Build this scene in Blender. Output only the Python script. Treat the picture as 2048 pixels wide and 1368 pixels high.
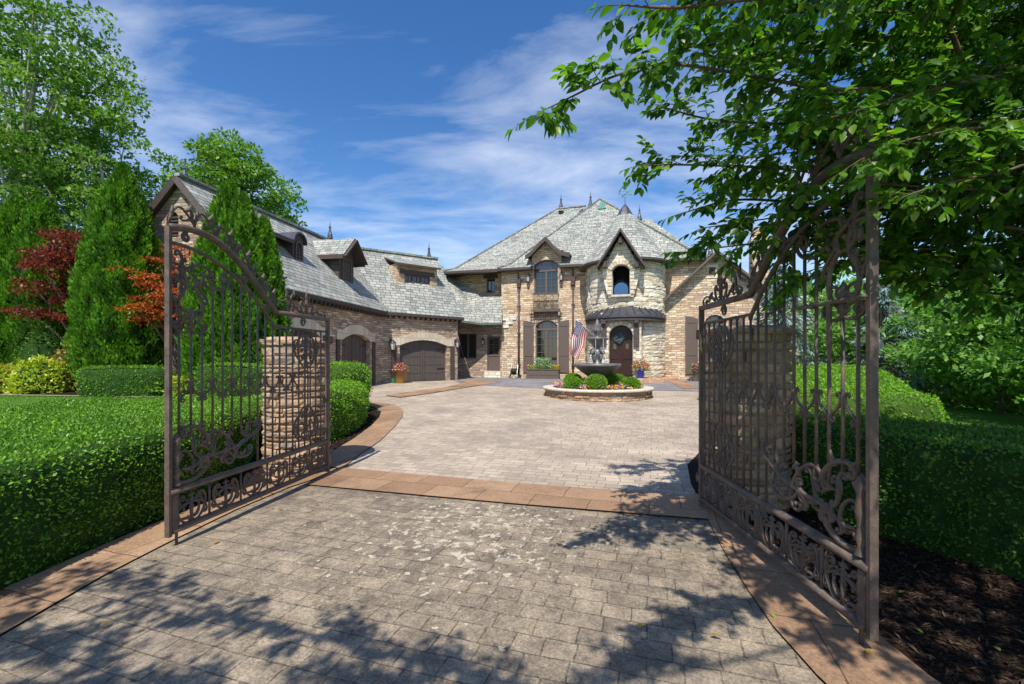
import bpy, math, random
import numpy as np
from mathutils import Vector, Matrix
from mathutils.geometry import tessellate_polygon
R = math.radians
random.seed(7); rng = np.random.default_rng(7)
S = bpy.context.scene; COL = S.collection
for o in list(bpy.data.objects): bpy.data.objects.remove(o)

# ------------------------------------------------------------ camera, sky, sun, exposure
F = 890.0; HZ = 716.0; CX = 1024.0; EYE = 1.6
cam = bpy.data.cameras.new('camera'); camo = bpy.data.objects.new('camera', cam); COL.objects.link(camo)
camo.location = (0, 0, EYE); camo.rotation_euler = (R(90), 0, 0)
cam.sensor_width = 36; cam.lens = F/2048*36; cam.shift_y = (HZ-684)/2048
cam.clip_start = .05; cam.clip_end = 3000
S.camera = camo
SUN_EL = R(55); SDX, SDY = .19, 1.0                 # shadows fall ahead and slightly right
w = bpy.data.worlds.new("World"); S.world = w; w.use_nodes = True
nt = w.node_tree; nt.nodes.clear()
def N(nt, t, **k):
    n = nt.nodes.new(t)
    for a, b in k.items():
        if a.startswith('i_'):
            key = a[2:]
            key = int(key) if key.isdigit() else key.replace('_', ' ')
            n.inputs[key].default_value = b
        else: setattr(n, a, b)
    return n
sky = N(nt, 'ShaderNodeTexSky', sky_type='NISHITA', sun_disc=False, sun_elevation=SUN_EL, sun_rotation=math.atan2(-SDX, -SDY) % (2*math.pi), air_density=1.0, dust_density=.3, ozone_density=1.0)
tc = N(nt, 'ShaderNodeTexCoord'); sep = N(nt, 'ShaderNodeSeparateXYZ')
nt.links.new(tc.outputs['Generated'], sep.inputs[0])
def M2(nt, op, a, b=None, clamp=False):
    m = nt.nodes.new('ShaderNodeMath'); m.operation = op; m.use_clamp = clamp
    for i, v in enumerate((a, b)):
        if v is None: continue
        if isinstance(v, (int, float)): m.inputs[i].default_value = v
        else: nt.links.new(v, m.inputs[i])
    return m.outputs[0]
zc = M2(nt, 'ADD', M2(nt, 'MAXIMUM', sep.outputs[2], 0.0), .14)
cb = N(nt, 'ShaderNodeCombineXYZ')
nt.links.new(M2(nt, 'DIVIDE', sep.outputs[0], zc), cb.inputs[0]); nt.links.new(M2(nt, 'DIVIDE', sep.outputs[1], zc), cb.inputs[1])
mp = N(nt, 'ShaderNodeMapping'); mp.inputs['Rotation'].default_value = (0, 0, R(28)); mp.inputs['Scale'].default_value = (.75, 1.5, 1)
nt.links.new(cb.outputs[0], mp.inputs[0])
n1 = N(nt, 'ShaderNodeTexNoise', i_Scale=1.5, i_Detail=9.0, i_Roughness=.6, i_Distortion=.35)
nt.links.new(mp.outputs[0], n1.inputs['Vector'])
n2 = N(nt, 'ShaderNodeTexNoise', i_Scale=.55, i_Detail=3.0); nt.links.new(cb.outputs[0], n2.inputs['Vector'])
mul = M2(nt, 'MULTIPLY', n1.outputs['Fac'], M2(nt, 'ADD', n2.outputs['Fac'], .5))
lowb = M2(nt, 'MULTIPLY', M2(nt, 'SUBTRACT', .62, sep.outputs[2], True), .34)
cr = N(nt, 'ShaderNodeValToRGB'); cr.color_ramp.elements[0].position = .50; cr.color_ramp.elements[1].position = .92
cr.color_ramp.elements[0].color = (0, 0, 0, 1); cr.color_ramp.elements[1].color = (.85, .85, .85, 1)
nt.links.new(M2(nt, 'ADD', mul, lowb), cr.inputs[0])
hs = N(nt, 'ShaderNodeHueSaturation', i_Saturation=1.34, i_Value=1.18, i_Hue=.507); nt.links.new(sky.outputs[0], hs.inputs['Color'])
mx = N(nt, 'ShaderNodeMixRGB'); nt.links.new(cr.outputs[0], mx.inputs[0]); nt.links.new(hs.outputs[0], mx.inputs[1]); mx.inputs[2].default_value = (6.6, 7.1, 8.0, 1)
bg = N(nt, 'ShaderNodeBackground', i_Strength=.11); nt.links.new(mx.outputs[0], bg.inputs[0])
wo = N(nt, 'ShaderNodeOutputWorld'); nt.links.new(bg.outputs[0], wo.inputs[0])
sl = bpy.data.lights.new('sun', 'SUN'); sl.energy = 4.4; sl.angle = R(.5); sl.color = (1, .94, .84)
so = bpy.data.objects.new('sun', sl); COL.objects.link(so)
_h = math.hypot(SDX, SDY); tosun = Vector((-SDX/_h*math.cos(SUN_EL), -SDY/_h*math.cos(SUN_EL), math.sin(SUN_EL)))
so.rotation_euler = tosun.to_track_quat('Z', 'Y').to_euler(); so.location = (-4, -20, 30)
S.view_settings.view_transform = 'Standard'; S.view_settings.look = 'None'; S.view_settings.exposure = .42; S.view_settings.gamma = 1
S.render.engine = 'CYCLES'
try:
    S.cycles.max_bounces = 8; S.cycles.transmission_bounces = 6; S.cycles.diffuse_bounces = 4
except Exception: pass

# ------------------------------------------------------------ helpers
def sm(t): t = max(0., min(1., t)); return t*t*(3-2*t)
def g(x, y):
    z = .4*max(0., min(1., (y-7)/15.))
    z += .50*sm((-5.0-x)/2.6)*(1-sm((y-13.)/3.))*sm((y-5.5)/4)
    x0 = 5.2+7.5*sm((y-6)/6)
    z -= 4.0*sm((x-x0)/13)
    return z
def pt(px, py, d): return Vector(((px-CX)/F*d, d, EYE-(py-HZ)/F*d))
def G(px, py):
    d = 890*1.6/max(1, py-HZ)
    for _ in range(40): d = .5*d+.5*F*(EYE-g((px-CX)/F*d, d))/(py-HZ)
    return ((px-CX)/F*d, d)
def tag(o, label=None, cat=None, group=None, kind=None):
    if label: o['label'] = label
    if cat: o['category'] = cat
    if group: o['group'] = group
    if kind: o['kind'] = kind
    return o
def thing(name, loc, label, cat, group=None):
    o = bpy.data.objects.new(name, None); COL.objects.link(o); o.location = loc; o.empty_display_size = .1
    return tag(o, label, cat, group)
class Fr:
    def __init__(s, o, ang=None, U=None):
        s.o = Vector((o[0], o[1], 0)); u = Vector((math.cos(ang), math.sin(ang), 0)) if U is None else Vector((U[0], U[1], 0)).normalized()
        s.U = u; s.N = Vector((u.y, -u.x, 0))
        if s.N.dot(-s.o) < 0 and abs(s.N.dot(s.o)) > 1e-6: s.N = -s.N
    def P(s, u, z, n=0.): v = s.o+s.U*u+s.N*n; return Vector((v.x, v.y, z))
    def hit(s, px, py, n=0.):
        o = s.o+s.N*n; r = (px-CX)/F                        # o.x+U.x u = r (o.y+U.y u)
        u = (r*o.y-o.x)/(s.U.x-r*s.U.y); d = o.y+s.U.y*u
        return u, EYE-(py-HZ)/F*d
class MB:
    def __init__(s): s.v = []; s.f = []; s.m = []; s.uv = []; s.r = []; s.s = []
    def face(s, pts, m=0, uv=None, r=None, sm=False):
        i = len(s.v); s.v += [tuple(p) for p in pts]; s.f.append(list(range(i, i+len(pts)))); s.m.append(m); s.uv.append(uv); s.r.append(r); s.s.append(sm)
    def add(s, vs, fs, m=0, r=None, sm=False, uvs=None):
        i = len(s.v); s.v += [tuple(p) for p in vs]
        for k, f in enumerate(fs):
            s.f.append([i+a for a in f]); s.m.append(m); s.r.append(r); s.s.append(sm); s.uv.append(uvs[k] if uvs else None)
    def hexa(s, p, m=0, r=None):     # p: 8 points, bottom 4 then top 4
        s.add(p, [(3, 2, 1, 0), (4, 5, 6, 7), (0, 1, 5, 4), (1, 2, 6, 5), (2, 3, 7, 6), (3, 0, 4, 7)], m, r)
    def box(s, c, sz, rz=0, m=0, r=None):
        a, b, h = sz[0]/2, sz[1]/2, sz[2]/2; ca, sa = math.cos(rz), math.sin(rz)
        q = [(-a, -b), (a, -b), (a, b), (-a, b)]
        p = [(c[0]+x*ca-y*sa, c[1]+x*sa+y*ca, c[2]+z) for z in (-h, h) for x, y in q]
        s.hexa(p, m, r)
    def fbox(s, fr, u0, u1, z0, z1, n0, n1, m=0):
        s.hexa([fr.P(u, z, n) for z in (z0, z1) for u, n in ((u0, n0), (u1, n0), (u1, n1), (u0, n1))], m)
    def beam(s, a, b, w, h, m=0, up=(0, 0, 1)):
        a = Vector(a); b = Vector(b); d = (b-a).normalized(); up = Vector(up)
        x = d.cross(up)
        x = x.normalized() if x.length > 1e-4 else Vector((1, 0, 0)); y = x.cross(d)
        s.hexa([q+x*i*w/2+y*j*h/2 for q in (a, b) for i, j in ((-1, -1), (1, -1), (1, 1), (-1, 1))], m)
    def tube(s, path, r, n=8, m=0, cap=True, rr=None):
        path = [Vector(p) for p in path]; vs = []; k = len(path)
        ref = None
        for i, p in enumerate(path):
            t = (path[min(i+1, k-1)]-path[max(i-1, 0)]); t = t.normalized() if t.length > 1e-9 else Vector((0, 0, 1))
            if ref is None: ref = Vector((0, 0, 1)) if abs(t.z) < .9 else Vector((1, 0, 0))
            x = (ref-t*ref.dot(t)).normalized(); y = t.cross(x); ref = x
            ri = r if not hasattr(r, '__len__') else r[i]
            for j in range(n):
                a = 2*math.pi*j/n; vs.append(p+(x*math.cos(a)+y*math.sin(a))*ri)
        fs = [(i*n+j, i*n+(j+1) % n, (i+1)*n+(j+1) % n, (i+1)*n+j) for i in range(k-1) for j in range(n)]
        if cap: fs += [tuple(range(n-1, -1, -1)), tuple(range((k-1)*n, k*n))]
        s.add(vs, fs, m, rr, True)
    def lathe(s, prof, c, n=32, m=0, a0=0, a1=2*math.pi, uvR=None, smooth=True, wob=None):
        full = abs(a1-a0-2*math.pi) < 1e-6; k = n if full else n+1; vs = []
        for r_, z in prof:
            for j in range(k):
                a = a0+(a1-a0)*j/n; rr = r_*(1+(wob(a, z) if wob else 0)); vs.append((c[0]+rr*math.cos(a), c[1]+rr*math.sin(a), c[2]+z))
        fs = []; uvs = []; L = 0
        for i in range(len(prof)-1):
            dl = math.hypot(prof[i+1][0]-prof[i][0], prof[i+1][1]-prof[i][1]); R_ = uvR or max(prof[i][0], prof[i+1][0])
            for j in range(n):
                j2 = (j+1) % k; fs.append((i*k+j, i*k+j2, (i+1)*k+j2, (i+1)*k+j))
                ua, ub = (a0+(a1-a0)*j/n)*R_, (a0+(a1-a0)*(j+1)/n)*R_
                uvs.append([(ua, L), (ub, L), (ub, L+dl), (ua, L+dl)])
            L += dl
        s.add(vs, fs, m, None, smooth, uvs)
    def wall(s, fr, out, holes=(), n=0., depth=.22, m=0, m2=None):
        loops = [[Vector((u, z, 0)) for u, z in out]]+[[Vector((u, z, 0)) for u, z in h] for h in holes]
        flat = [p for l in loops for p in l]
        for t in tessellate_polygon(loops):
            q = [flat[i] for i in t]
            if (q[1]-q[0]).cross(q[2]-q[0]).z < 0: q.reverse()
            s.face([fr.P(p.x, p.y, n) for p in q], m)
        for h in holes:
            for a, b in zip(h, list(h[1:])+[h[0]]):
                s.face([fr.P(a[0], a[1], n), fr.P(b[0], b[1], n), fr.P(b[0], b[1], n-depth), fr.P(a[0], a[1], n-depth)], m if m2 is None else m2)
    def plate(s, fr, out, n0, n1, m=0):   # solid outline between two depths
        fs = tessellate_polygon([[Vector((u, z, 0)) for u, z in out]])
        for nn in (n0, n1):
            for t in fs: s.face([fr.P(out[i][0], out[i][1], nn) for i in t], m)
        for a, b in zip(out, list(out[1:])+[out[0]]):
            s.face([fr.P(a[0], a[1], n0), fr.P(b[0], b[1], n0), fr.P(b[0], b[1], n1), fr.P(a[0], a[1], n1)], m)
    def slab(s, pts, th=.14, m=0, m2=1):
        pts = [Vector(p) for p in pts]; lo = [p-Vector((0, 0, th)) for p in pts]
        s.face(pts, m); s.face(lo[::-1], m2)
        for i in range(len(pts)):
            j = (i+1) % len(pts); s.face([pts[i], lo[i], lo[j], pts[j]], m2)
    def build(s, name, mats, parent=None, merge=False):
        me = bpy.data.meshes.new(name); me.from_pydata([tuple(v) for v in s.v], [], s.f)
        for mt in (mats if isinstance(mats, (list, tuple)) else [mats]): me.materials.append(mt)
        me.polygons.foreach_set('material_index', s.m); me.polygons.foreach_set('use_smooth', s.s)
        at = me.attributes.new('rnd', 'FLOAT', 'FACE'); at.data.foreach_set('value', [random.random() if r is None else r for r in s.r])
        uvl = me.uv_layers.new(name='UVMap'); me.update(); k = 0; data = []
        for fi, p in enumerate(me.polygons):
            uv = s.uv[fi]
            if uv is None:
                nn = p.normal
                if abs(nn.z) > .985: uv = [(me.vertices[i].co.x, me.vertices[i].co.y) for i in p.vertices]
                else:
                    nn = nn if nn.z >= -.02 else -nn
                    T = Vector((-nn.y, nn.x, 0)).normalized(); B = nn.cross(T)
                    if B.z < 0: B = -B
                    uv = [(me.vertices[i].co.dot(T), me.vertices[i].co.dot(B)) for i in p.vertices]
            for a in uv: data += a
        uvl.data.foreach_set('uv', data)
        o = bpy.data.objects.new(name, me); COL.objects.link(o)
        if parent is not None:
            o.parent = parent; q = parent; off = Vector((0, 0, 0))
            while q: off += q.location; q = q.parent
            o.location = -off
        return o
def arch(u0, u1, z0, z1, rise, n=8):
    pts = [(u0, z0), (u1, z0)]
    if rise <= 0: return pts+[(u1, z1), (u0, z1)]
    w_ = (u1-u0)/2; rise = min(rise, w_); rad = (w_*w_+rise*rise)/(2*rise); cu = (u0+u1)/2; cz = z1-rad; a = math.asin(min(1, w_/rad))
    for i in range(n+1):
        t = a-2*a*i/n; pts.append((cu+rad*math.sin(t), cz+rad*math.cos(t)))
    return pts
def npmesh(name, verts, faces, rnd, mat, parent=None, smooth=False):
    # verts (n,3), faces (m,k) all same k
    me = bpy.data.meshes.new(name); n = len(verts); m, k = faces.shape
    me.vertices.add(n); me.vertices.foreach_set('co', verts.astype(np.float32).ravel())
    me.loops.add(m*k); me.loops.foreach_set('vertex_index', faces.astype(np.int32).ravel())
    me.polygons.add(m); me.polygons.foreach_set('loop_start', np.arange(0, m*k, k, dtype=np.int32))
    try: me.polygons.foreach_set('loop_total', np.full(m, k, dtype=np.int32))
    except Exception: pass
    me.update(calc_edges=True); me.materials.append(mat)
    at = me.attributes.new('rnd', 'FLOAT', 'FACE'); at.data.foreach_set('value', rnd.astype(np.float32))
    if smooth: me.polygons.foreach_set('use_smooth', np.ones(m, dtype=bool))
    o = bpy.data.objects.new(name, me); COL.objects.link(o)
    if parent is not None:
        o.parent = parent; o.location = -parent.location
        if parent.parent is not None: o.location = -parent.location-parent.parent.location
    return o
def unit(a): return a/np.maximum(np.linalg.norm(a, axis=1, keepdims=True), 1e-9)
SHAPES = {
 'tri': (np.array([(0, 0, 0), (-.5, .5, .08), (0, 1, 0), (.5, .5, .08)]), np.array([(0, 3, 2, 1)])),
 'leaf': (np.array([(0, 0, 0), (-.36, .22, .06), (-.5, .5, .10), (-.3, .8, .03), (0, 1.05, -.08), (.3, .8, .03), (.5, .5, .10), (.36, .22, .06), (0, .22, 0), (0, .5, 0), (0, .8, -.03)]),
          np.array([(0, 8, 1, 1), (1, 8, 9, 2), (2, 9, 10, 3), (3, 10, 4, 4), (0, 7, 8, 8), (8, 7, 6, 9), (9, 6, 5, 10), (10, 5, 4, 4)])),
}
def leaves(name, P, D, Nn, L, W, mat, parent=None, shape='tri', rnd=None):
    """P base points, D long axis, Nn normals, L lengths, W widths"""
    sv, sf = SHAPES[shape]; n = len(P); D = unit(D); X = unit(np.cross(D, Nn)); Z = np.cross(X, D)
    L = np.broadcast_to(L, (n,)); W = np.broadcast_to(W, (n,))
    V = P[:, None, :]+X[:, None, :]*(sv[None, :, 0, None]*W[:, None, None])+D[:, None, :]*(sv[None, :, 1, None]*L[:, None, None])+Z[:, None, :]*(sv[None, :, 2, None]*L[:, None, None])
    k = len(sv); fs = []
    if rnd is None: rnd = rng.random(n)
    if shape == 'leaf':
        tri = [(0, 8, 1), (3, 10, 4), (0, 7, 8), (10, 5, 4)]; qd = [(1, 8, 9, 2), (2, 9, 10, 3), (8, 7, 6, 9), (9, 6, 5, 10)]
        t = np.array(tri+[(a, b, c) for a, b, c, d in qd]+[(a, c, d) for a, b, c, d in qd]); sf = t
    Fc = (sf[None]+(np.arange(n)*k)[:, None, None]).reshape(-1, sf.shape[1])
    return npmesh(name, V.reshape(-1, 3), Fc, np.repeat(rnd, len(sf)), mat, parent)
def rdir(n): return unit(rng.normal(size=(n, 3)))

def stones_round(mb, c, rad, z0, z1, hs, ws, t=.10, rough=.02, skip=None, arc=None, amp=1.):
    z = z0
    while z < z1-.02:
        h = min(random.uniform(*hs), z1-z)
        if z1-z-h < hs[0]*.6: h = z1-z
        a, end = arc or (random.random(), 0)
        if not arc: end = a+2*math.pi
        while a < end-1e-3:
            w_ = random.uniform(*ws)/rad; w_ = w_ if a+w_*1.5 < end else end-a
            if skip and (skip(a+w_*.25, z+h/2) or skip(a+w_*.75, z+h/2)): a += w_ if w_ < .1 else w_/3; continue
            k = 3; r1 = rad+random.uniform(-rough, rough); m_ = .007/rad; zz0, zz1 = z+.006+random.uniform(0, .006), z+h-.006-random.uniform(0, .008)
            vs = []; fs = []; aa = [a+m_, a+w_*.3, a+w_*.7, a+w_-m_]; zz = [zz0, zz0+(zz1-zz0)*.3, zz0+(zz1-zz0)*.75, zz1]
            for iz in range(4):
                for ia in range(4):
                    ed = (iz in (0, 3))+(ia in (0, 3)); rr = r1-.010*ed+random.uniform(-.008, .010)*amp; vs.append((c[0]+rr*math.cos(aa[ia]), c[1]+rr*math.sin(aa[ia]), zz[iz]))
            for ia in (0, 3):
                pass
            fs = [(i*4+j, i*4+j+1, (i+1)*4+j+1, (i+1)*4+j) for i in range(3) for j in range(3)]
            b = len(vs); 
            for (iz, ia) in ((0, 0), (0, 3), (3, 3), (3, 0)): vs.append((c[0]+(rad-t)*math.cos(aa[ia]), c[1]+(rad-t)*math.sin(aa[ia]), zz[iz]))
            fs += [(b, b+1, 3, 2, 1, 0), (12, 13, 14, 15, b+2, b+3), (0, 4, 8, 12, b+3, b), (15, 11, 7, 3, b+1, b+2)]
            mb.add(vs, fs, 0, random.random()); a += w_
        z += h
# ------------------------------------------------------------ materials
def mat(name, rough=.8, spec=.3):
    m = bpy.data.materials.new(name); m.use_nodes = True; b = m.node_tree.nodes['Principled BSDF']
    b.inputs['Roughness'].default_value = rough; b.inputs['Specular IOR Level'].default_value = spec
    return m, m.node_tree, b
def ramp(nt, fac, stops, interp='LINEAR'):
    r = nt.nodes.new('ShaderNodeValToRGB'); r.color_ramp.interpolation = interp; e = r.color_ramp.elements
    while len(e) < len(stops): e.new(.5)
    for i, (p, c) in enumerate(stops): e[i].position = p; e[i].color = (c[0], c[1], c[2], 1)
    if fac is not None: nt.links.new(fac, r.inputs[0])
    return r.outputs[0]
def noise(nt, vec, scale, detail=4., rough=.55, dist=0.):
    n = nt.nodes.new('ShaderNodeTexNoise'); n.inputs['Scale'].default_value = scale; n.inputs['Detail'].default_value = detail
    n.inputs['Roughness'].default_value = rough; n.inputs['Distortion'].default_value = dist
    if vec is not None: nt.links.new(vec, n.inputs['Vector'])
    return n
def mixc(nt, fac, a, b, mode='MIX'):
    m = nt.nodes.new('ShaderNodeMixRGB'); m.blend_type = mode
    for i, v in enumerate((fac, a, b)):
        if isinstance(v, (int, float)): m.inputs[i].default_value = v
        elif isinstance(v, tuple): m.inputs[i].default_value = (*v, 1)
        else: nt.links.new(v, m.inputs[i])
    return m.outputs[0]
def bump(nt, b, h, strength=.5, dist=.02):
    n = nt.nodes.new('ShaderNodeBump'); n.inputs['Strength'].default_value = strength; n.inputs['Distance'].default_value = dist
    nt.links.new(h, n.inputs['Height']); nt.links.new(n.outputs[0], b.inputs['Normal'])
def m_plain(name, col, rough=.6, spec=.3, var=.25, scale=8., bmp=.15, metallic=0.):
    m, nt, b = mat(name, rough, spec); b.inputs['Metallic'].default_value = metallic
    tc = nt.nodes.new('ShaderNodeTexCoord'); n = noise(nt, tc.outputs['Object'], scale, 6)
    lo = tuple(c*(1-var) for c in col); hi = tuple(min(1, c*(1+var)) for c in col)
    nt.links.new(ramp(nt, n.outputs[0], [(.3, lo), (.7, hi)]), b.inputs['Base Color'])
    if bmp: bump(nt, b, n.outputs[0], bmp, .01)
    return m
def m_masonry(name, cols, mortar, bw, rh, ms=.012, dist=.03, bstr=.8, rough=.9, coord='UV', rot=0., stain=.25, off=.5, slate=False, bd=.03, fine=30.):
    m, nt, b = mat(name, rough, .2); tc = nt.nodes.new('ShaderNodeTexCoord')
    mp = nt.nodes.new('ShaderNodeMapping'); mp.inputs['Rotation'].default_value = (0, 0, rot)
    if coord == 'UV': nt.links.new(tc.outputs['UV'], mp.inputs[0])
    else: gn = nt.nodes.new('ShaderNodeNewGeometry'); nt.links.new(gn.outputs['Position'], mp.inputs[0])
    vec = mp.outputs[0]
    nz = noise(nt, vec, 2.2, 3.); vm = nt.nodes.new('ShaderNodeVectorMath'); vm.operation = 'MULTIPLY_ADD'
    vm.inputs[1].default_value = (dist*3, dist*2.2, 0); nt.links.new(nz.outputs['Color'], vm.inputs[0]); nt.links.new(vec, vm.inputs[2])
    nz2 = noise(nt, vec, 11., 2.); vm2 = nt.nodes.new('ShaderNodeVectorMath'); vm2.operation = 'MULTIPLY_ADD'
    vm2.inputs[1].default_value = (dist*.8, dist*.8, 0); nt.links.new(nz2.outputs['Color'], vm2.inputs[0]); nt.links.new(vm.outputs[0], vm2.inputs[2])
    br = nt.nodes.new('ShaderNodeTexBrick'); nt.links.new(vm2.outputs[0], br.inputs['Vector'])
    br.inputs['Color1'].default_value = (0, 0, 0, 1); br.inputs['Color2'].default_value = (1, 1, 1, 1); br.inputs['Mortar'].default_value = (.5, .5, .5, 1)
    br.inputs['Scale'].default_value = 1; br.inputs['Mortar Size'].default_value = ms; br.inputs['Mortar Smooth'].default_value = .3
    br.inputs['Brick Width'].default_value = bw; br.inputs['Row Height'].default_value = rh; br.offset = off; br.squash = .72; br.squash_frequency = 3
    k = len(cols); base = ramp(nt, br.outputs['Color'], [((i+.5)/k, c) for i, c in enumerate(cols)], 'LINEAR')
    fn = noise(nt, vec, fine, 5., .7); base = mixc(nt, .55, base, ramp(nt, fn.outputs[0], [(.3, (.45, .45, .45)), (.7, (.85, .85, .85))]), 'OVERLAY')
    big = noise(nt, vec, .6, 5., .6); base = mixc(nt, stain, base, ramp(nt, big.outputs[0], [(.35, (.35, .34, .33)), (.65, (.75, .74, .72))]), 'OVERLAY')
    colr = mixc(nt, br.outputs['Fac'], base, mortar); nt.links.new(colr, b.inputs['Base Color'])
    h = mixc(nt, .35, mixc(nt, 1., (1., 1., 1.), br.outputs['Fac'], 'SUBTRACT'), fn.outputs[0])
    h = mixc(nt, .4, h, br.outputs['Color'])
    if slate:     # each course tilts: thick lower edge
        sx = nt.nodes.new('ShaderNodeSeparateXYZ'); nt.links.new(vm2.outputs[0], sx.inputs[0])
        mm = nt.nodes.new('ShaderNodeMath'); mm.operation = 'DIVIDE'; nt.links.new(sx.outputs[1], mm.inputs[0]); mm.inputs[1].default_value = rh
        fr = nt.nodes.new('ShaderNodeMath'); fr.operation = 'FRACT'; nt.links.new(mm.outputs[0], fr.inputs[0])
        iv = nt.nodes.new('ShaderNodeMath'); iv.operation = 'SUBTRACT'; iv.inputs[0].default_value = 1; nt.links.new(fr.outputs[0], iv.inputs[1])
        h = mixc(nt, .6, h, iv.outputs[0])
    bump(nt, b, h, bstr, bd)
    return m
def m_leaf(name, stops, trans=.35, rough=.45, spec=.35):
    m, nt, b = mat(name, rough, spec); at = nt.nodes.new('ShaderNodeAttribute'); at.attribute_name = 'rnd'
    c = ramp(nt, at.outputs['Fac'], stops); nt.links.new(c, b.inputs['Base Color'])
    if trans:
        t = nt.nodes.new('ShaderNodeBsdfTranslucent'); tcx = mixc(nt, 1., c, (1.5, 1.7, .55), 'MULTIPLY'); nt.links.new(tcx, t.inputs[0])
        mx = nt.nodes.new('ShaderNodeMixShader'); mx.inputs[0].default_value = trans
        nt.links.new(b.outputs[0], mx.inputs[1]); nt.links.new(t.outputs[0], mx.inputs[2])
        nt.links.new(mx.outputs[0], nt.nodes['Material Output'].inputs[0])
    return m
def m_rnd(name, stops, rough=.9, bstr=.5, fine=25.):
    m, nt, b = mat(name, rough, .2); at = nt.nodes.new('ShaderNodeAttribute'); at.attribute_name = 'rnd'
    tc = nt.nodes.new('ShaderNodeTexCoord'); fn = noise(nt, tc.outputs['Object'], fine, 6., .65)
    c = mixc(nt, .8, ramp(nt, at.outputs['Fac'], stops), ramp(nt, fn.outputs[0], [(.3, (.3, .3, .3)), (.7, (.75, .75, .75))]), 'OVERLAY')
    nt.links.new(c, b.inputs['Base Color']); bump(nt, b, fn.outputs[0], bstr, .02)
    return m

def m_rust():
    m, nt, b = mat('rust_brown_iron', .55, .4); tc = nt.nodes.new('ShaderNodeTexCoord'); n = noise(nt, tc.outputs['Object'], 9, 8, .7); n2 = noise(nt, tc.outputs['Object'], 90, 5, .7)
    c = ramp(nt, n.outputs[0], [(.32, (.065, .049, .042)), (.48, (.105, .08, .067)), (.60, (.15, .105, .078)), (.72, (.21, .12, .075))])
    c = mixc(nt, .45, c, ramp(nt, n2.outputs[0], [(.35, (.25, .25, .25)), (.65, (.75, .72, .68))]), 'OVERLAY'); nt.links.new(c, b.inputs['Base Color'])
    r = ramp(nt, n2.outputs[0], [(.3, (.35, .35, .35)), (.7, (.8, .8, .8))]); nt.links.new(r, b.inputs['Roughness']); bump(nt, b, n2.outputs[0], .6, .006); return m
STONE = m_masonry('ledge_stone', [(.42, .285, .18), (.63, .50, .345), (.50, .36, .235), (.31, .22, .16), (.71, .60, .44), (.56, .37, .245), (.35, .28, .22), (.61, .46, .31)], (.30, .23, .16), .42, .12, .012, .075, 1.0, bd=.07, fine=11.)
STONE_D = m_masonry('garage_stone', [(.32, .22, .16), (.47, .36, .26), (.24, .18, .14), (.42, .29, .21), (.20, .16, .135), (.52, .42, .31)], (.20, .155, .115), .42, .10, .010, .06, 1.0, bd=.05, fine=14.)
CREAM = m_masonry('cream_limestone', [(.66, .58, .43), (.74, .67, .53), (.58, .50, .37), (.70, .63, .49), (.78, .71, .58)], (.42, .36, .27), .62, .20, .014, .02, 1.0, bd=.05)
LINTEL = m_masonry('arch_limestone', [(.48, .41, .31), (.55, .475, .365), (.44, .38, .29)], (.30, .25, .19), .24, 1.3, .008, .006, .4)  # limestone tone lowered, so the colour carries the shade on the garage arches
SLATE = m_masonry('roof_slate', [(.21, .225, .205), (.32, .325, .295), (.25, .265, .24), (.16, .175, .165), (.36, .355, .32), (.275, .29, .265), (.30, .28, .25)], (.045, .05, .045), .36, .19, .013, .010, 1.0, rough=.65, slate=True, stain=.3, bd=.03)
WOOD = m_plain('brown_stained_wood', (.075, .058, .05), .6, .3, .25, 14, .2)
WOOD2 = m_plain('taupe_painted_wood', (.125, .095, .082), .6, .3, .18, 20, .15)
SIDING = m_plain('dark_siding', (.085, .068, .06), .65, .3, .25, 12, .2)
GARAGE = m_plain('garage_paint', (.095, .078, .07), .5, .35, .1, 5, .05)
METAL = m_plain('dark_standing_metal', (.10, .10, .115), .38, .6, .25, 5, .1, .5)
BLACK = m_plain('black_iron', (.03, .03, .032), .45, .5, .3, 20, .1)
COPPER = m_plain('green_copper', (.13, .33, .29), .6, .3, .3, 20, .1)
IRON = m_rust()
DARKIN = m_plain('unlit_room_black', (.008, .008, .008), .9, .05, .1, 3, 0)
DOORW = m_plain('dark_mahogany', (.035, .014, .010), .45, .4, .3, 8, .1)
def m_glass():
    m, nt, b = mat('window_glass', .04, .9); b.inputs['Base Color'].default_value = (.012, .018, .018, 1); b.inputs['Coat Weight'].default_value = .5
    b.inputs['Coat Roughness'].default_value = .03
    tc = nt.nodes.new('ShaderNodeTexCoord'); n = noise(nt, tc.outputs['Object'], 1.4, 1.); bump(nt, b, n.outputs[0], .15, .02)
    return m
GLASS = m_glass()
ROCK = m_rnd('rough_fieldstone', [(0, (.22, .14, .085)), (.2, (.42, .29, .18)), (.4, (.30, .185, .115)), (.6, (.50, .38, .26)), (.8, (.37, .24, .15)), (1, (.24, .20, .165))], fine=10, bstr=1.)
MORTAR = m_plain('mortar', (.30, .25, .2), .95, .1, .3, 20, .4)
CAPST = m_plain('cap_stone', (.56, .49, .41), .85, .2, .2, 10, .4)
FOUNT = m_plain('fountain_cast_stone', (.13, .125, .125), .38, .5, .45, 7, .4)
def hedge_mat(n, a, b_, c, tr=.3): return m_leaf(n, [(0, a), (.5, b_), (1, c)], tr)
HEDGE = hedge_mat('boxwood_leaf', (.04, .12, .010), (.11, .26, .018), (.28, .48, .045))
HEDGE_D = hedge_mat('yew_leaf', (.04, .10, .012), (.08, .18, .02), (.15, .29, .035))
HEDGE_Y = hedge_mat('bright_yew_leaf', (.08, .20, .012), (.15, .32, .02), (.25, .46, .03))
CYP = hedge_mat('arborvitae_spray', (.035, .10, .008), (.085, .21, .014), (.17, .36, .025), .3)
CORE = m_plain('shaded_twigs', (.022, .055, .012), .95, .1, .4, 8, .4)
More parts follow.
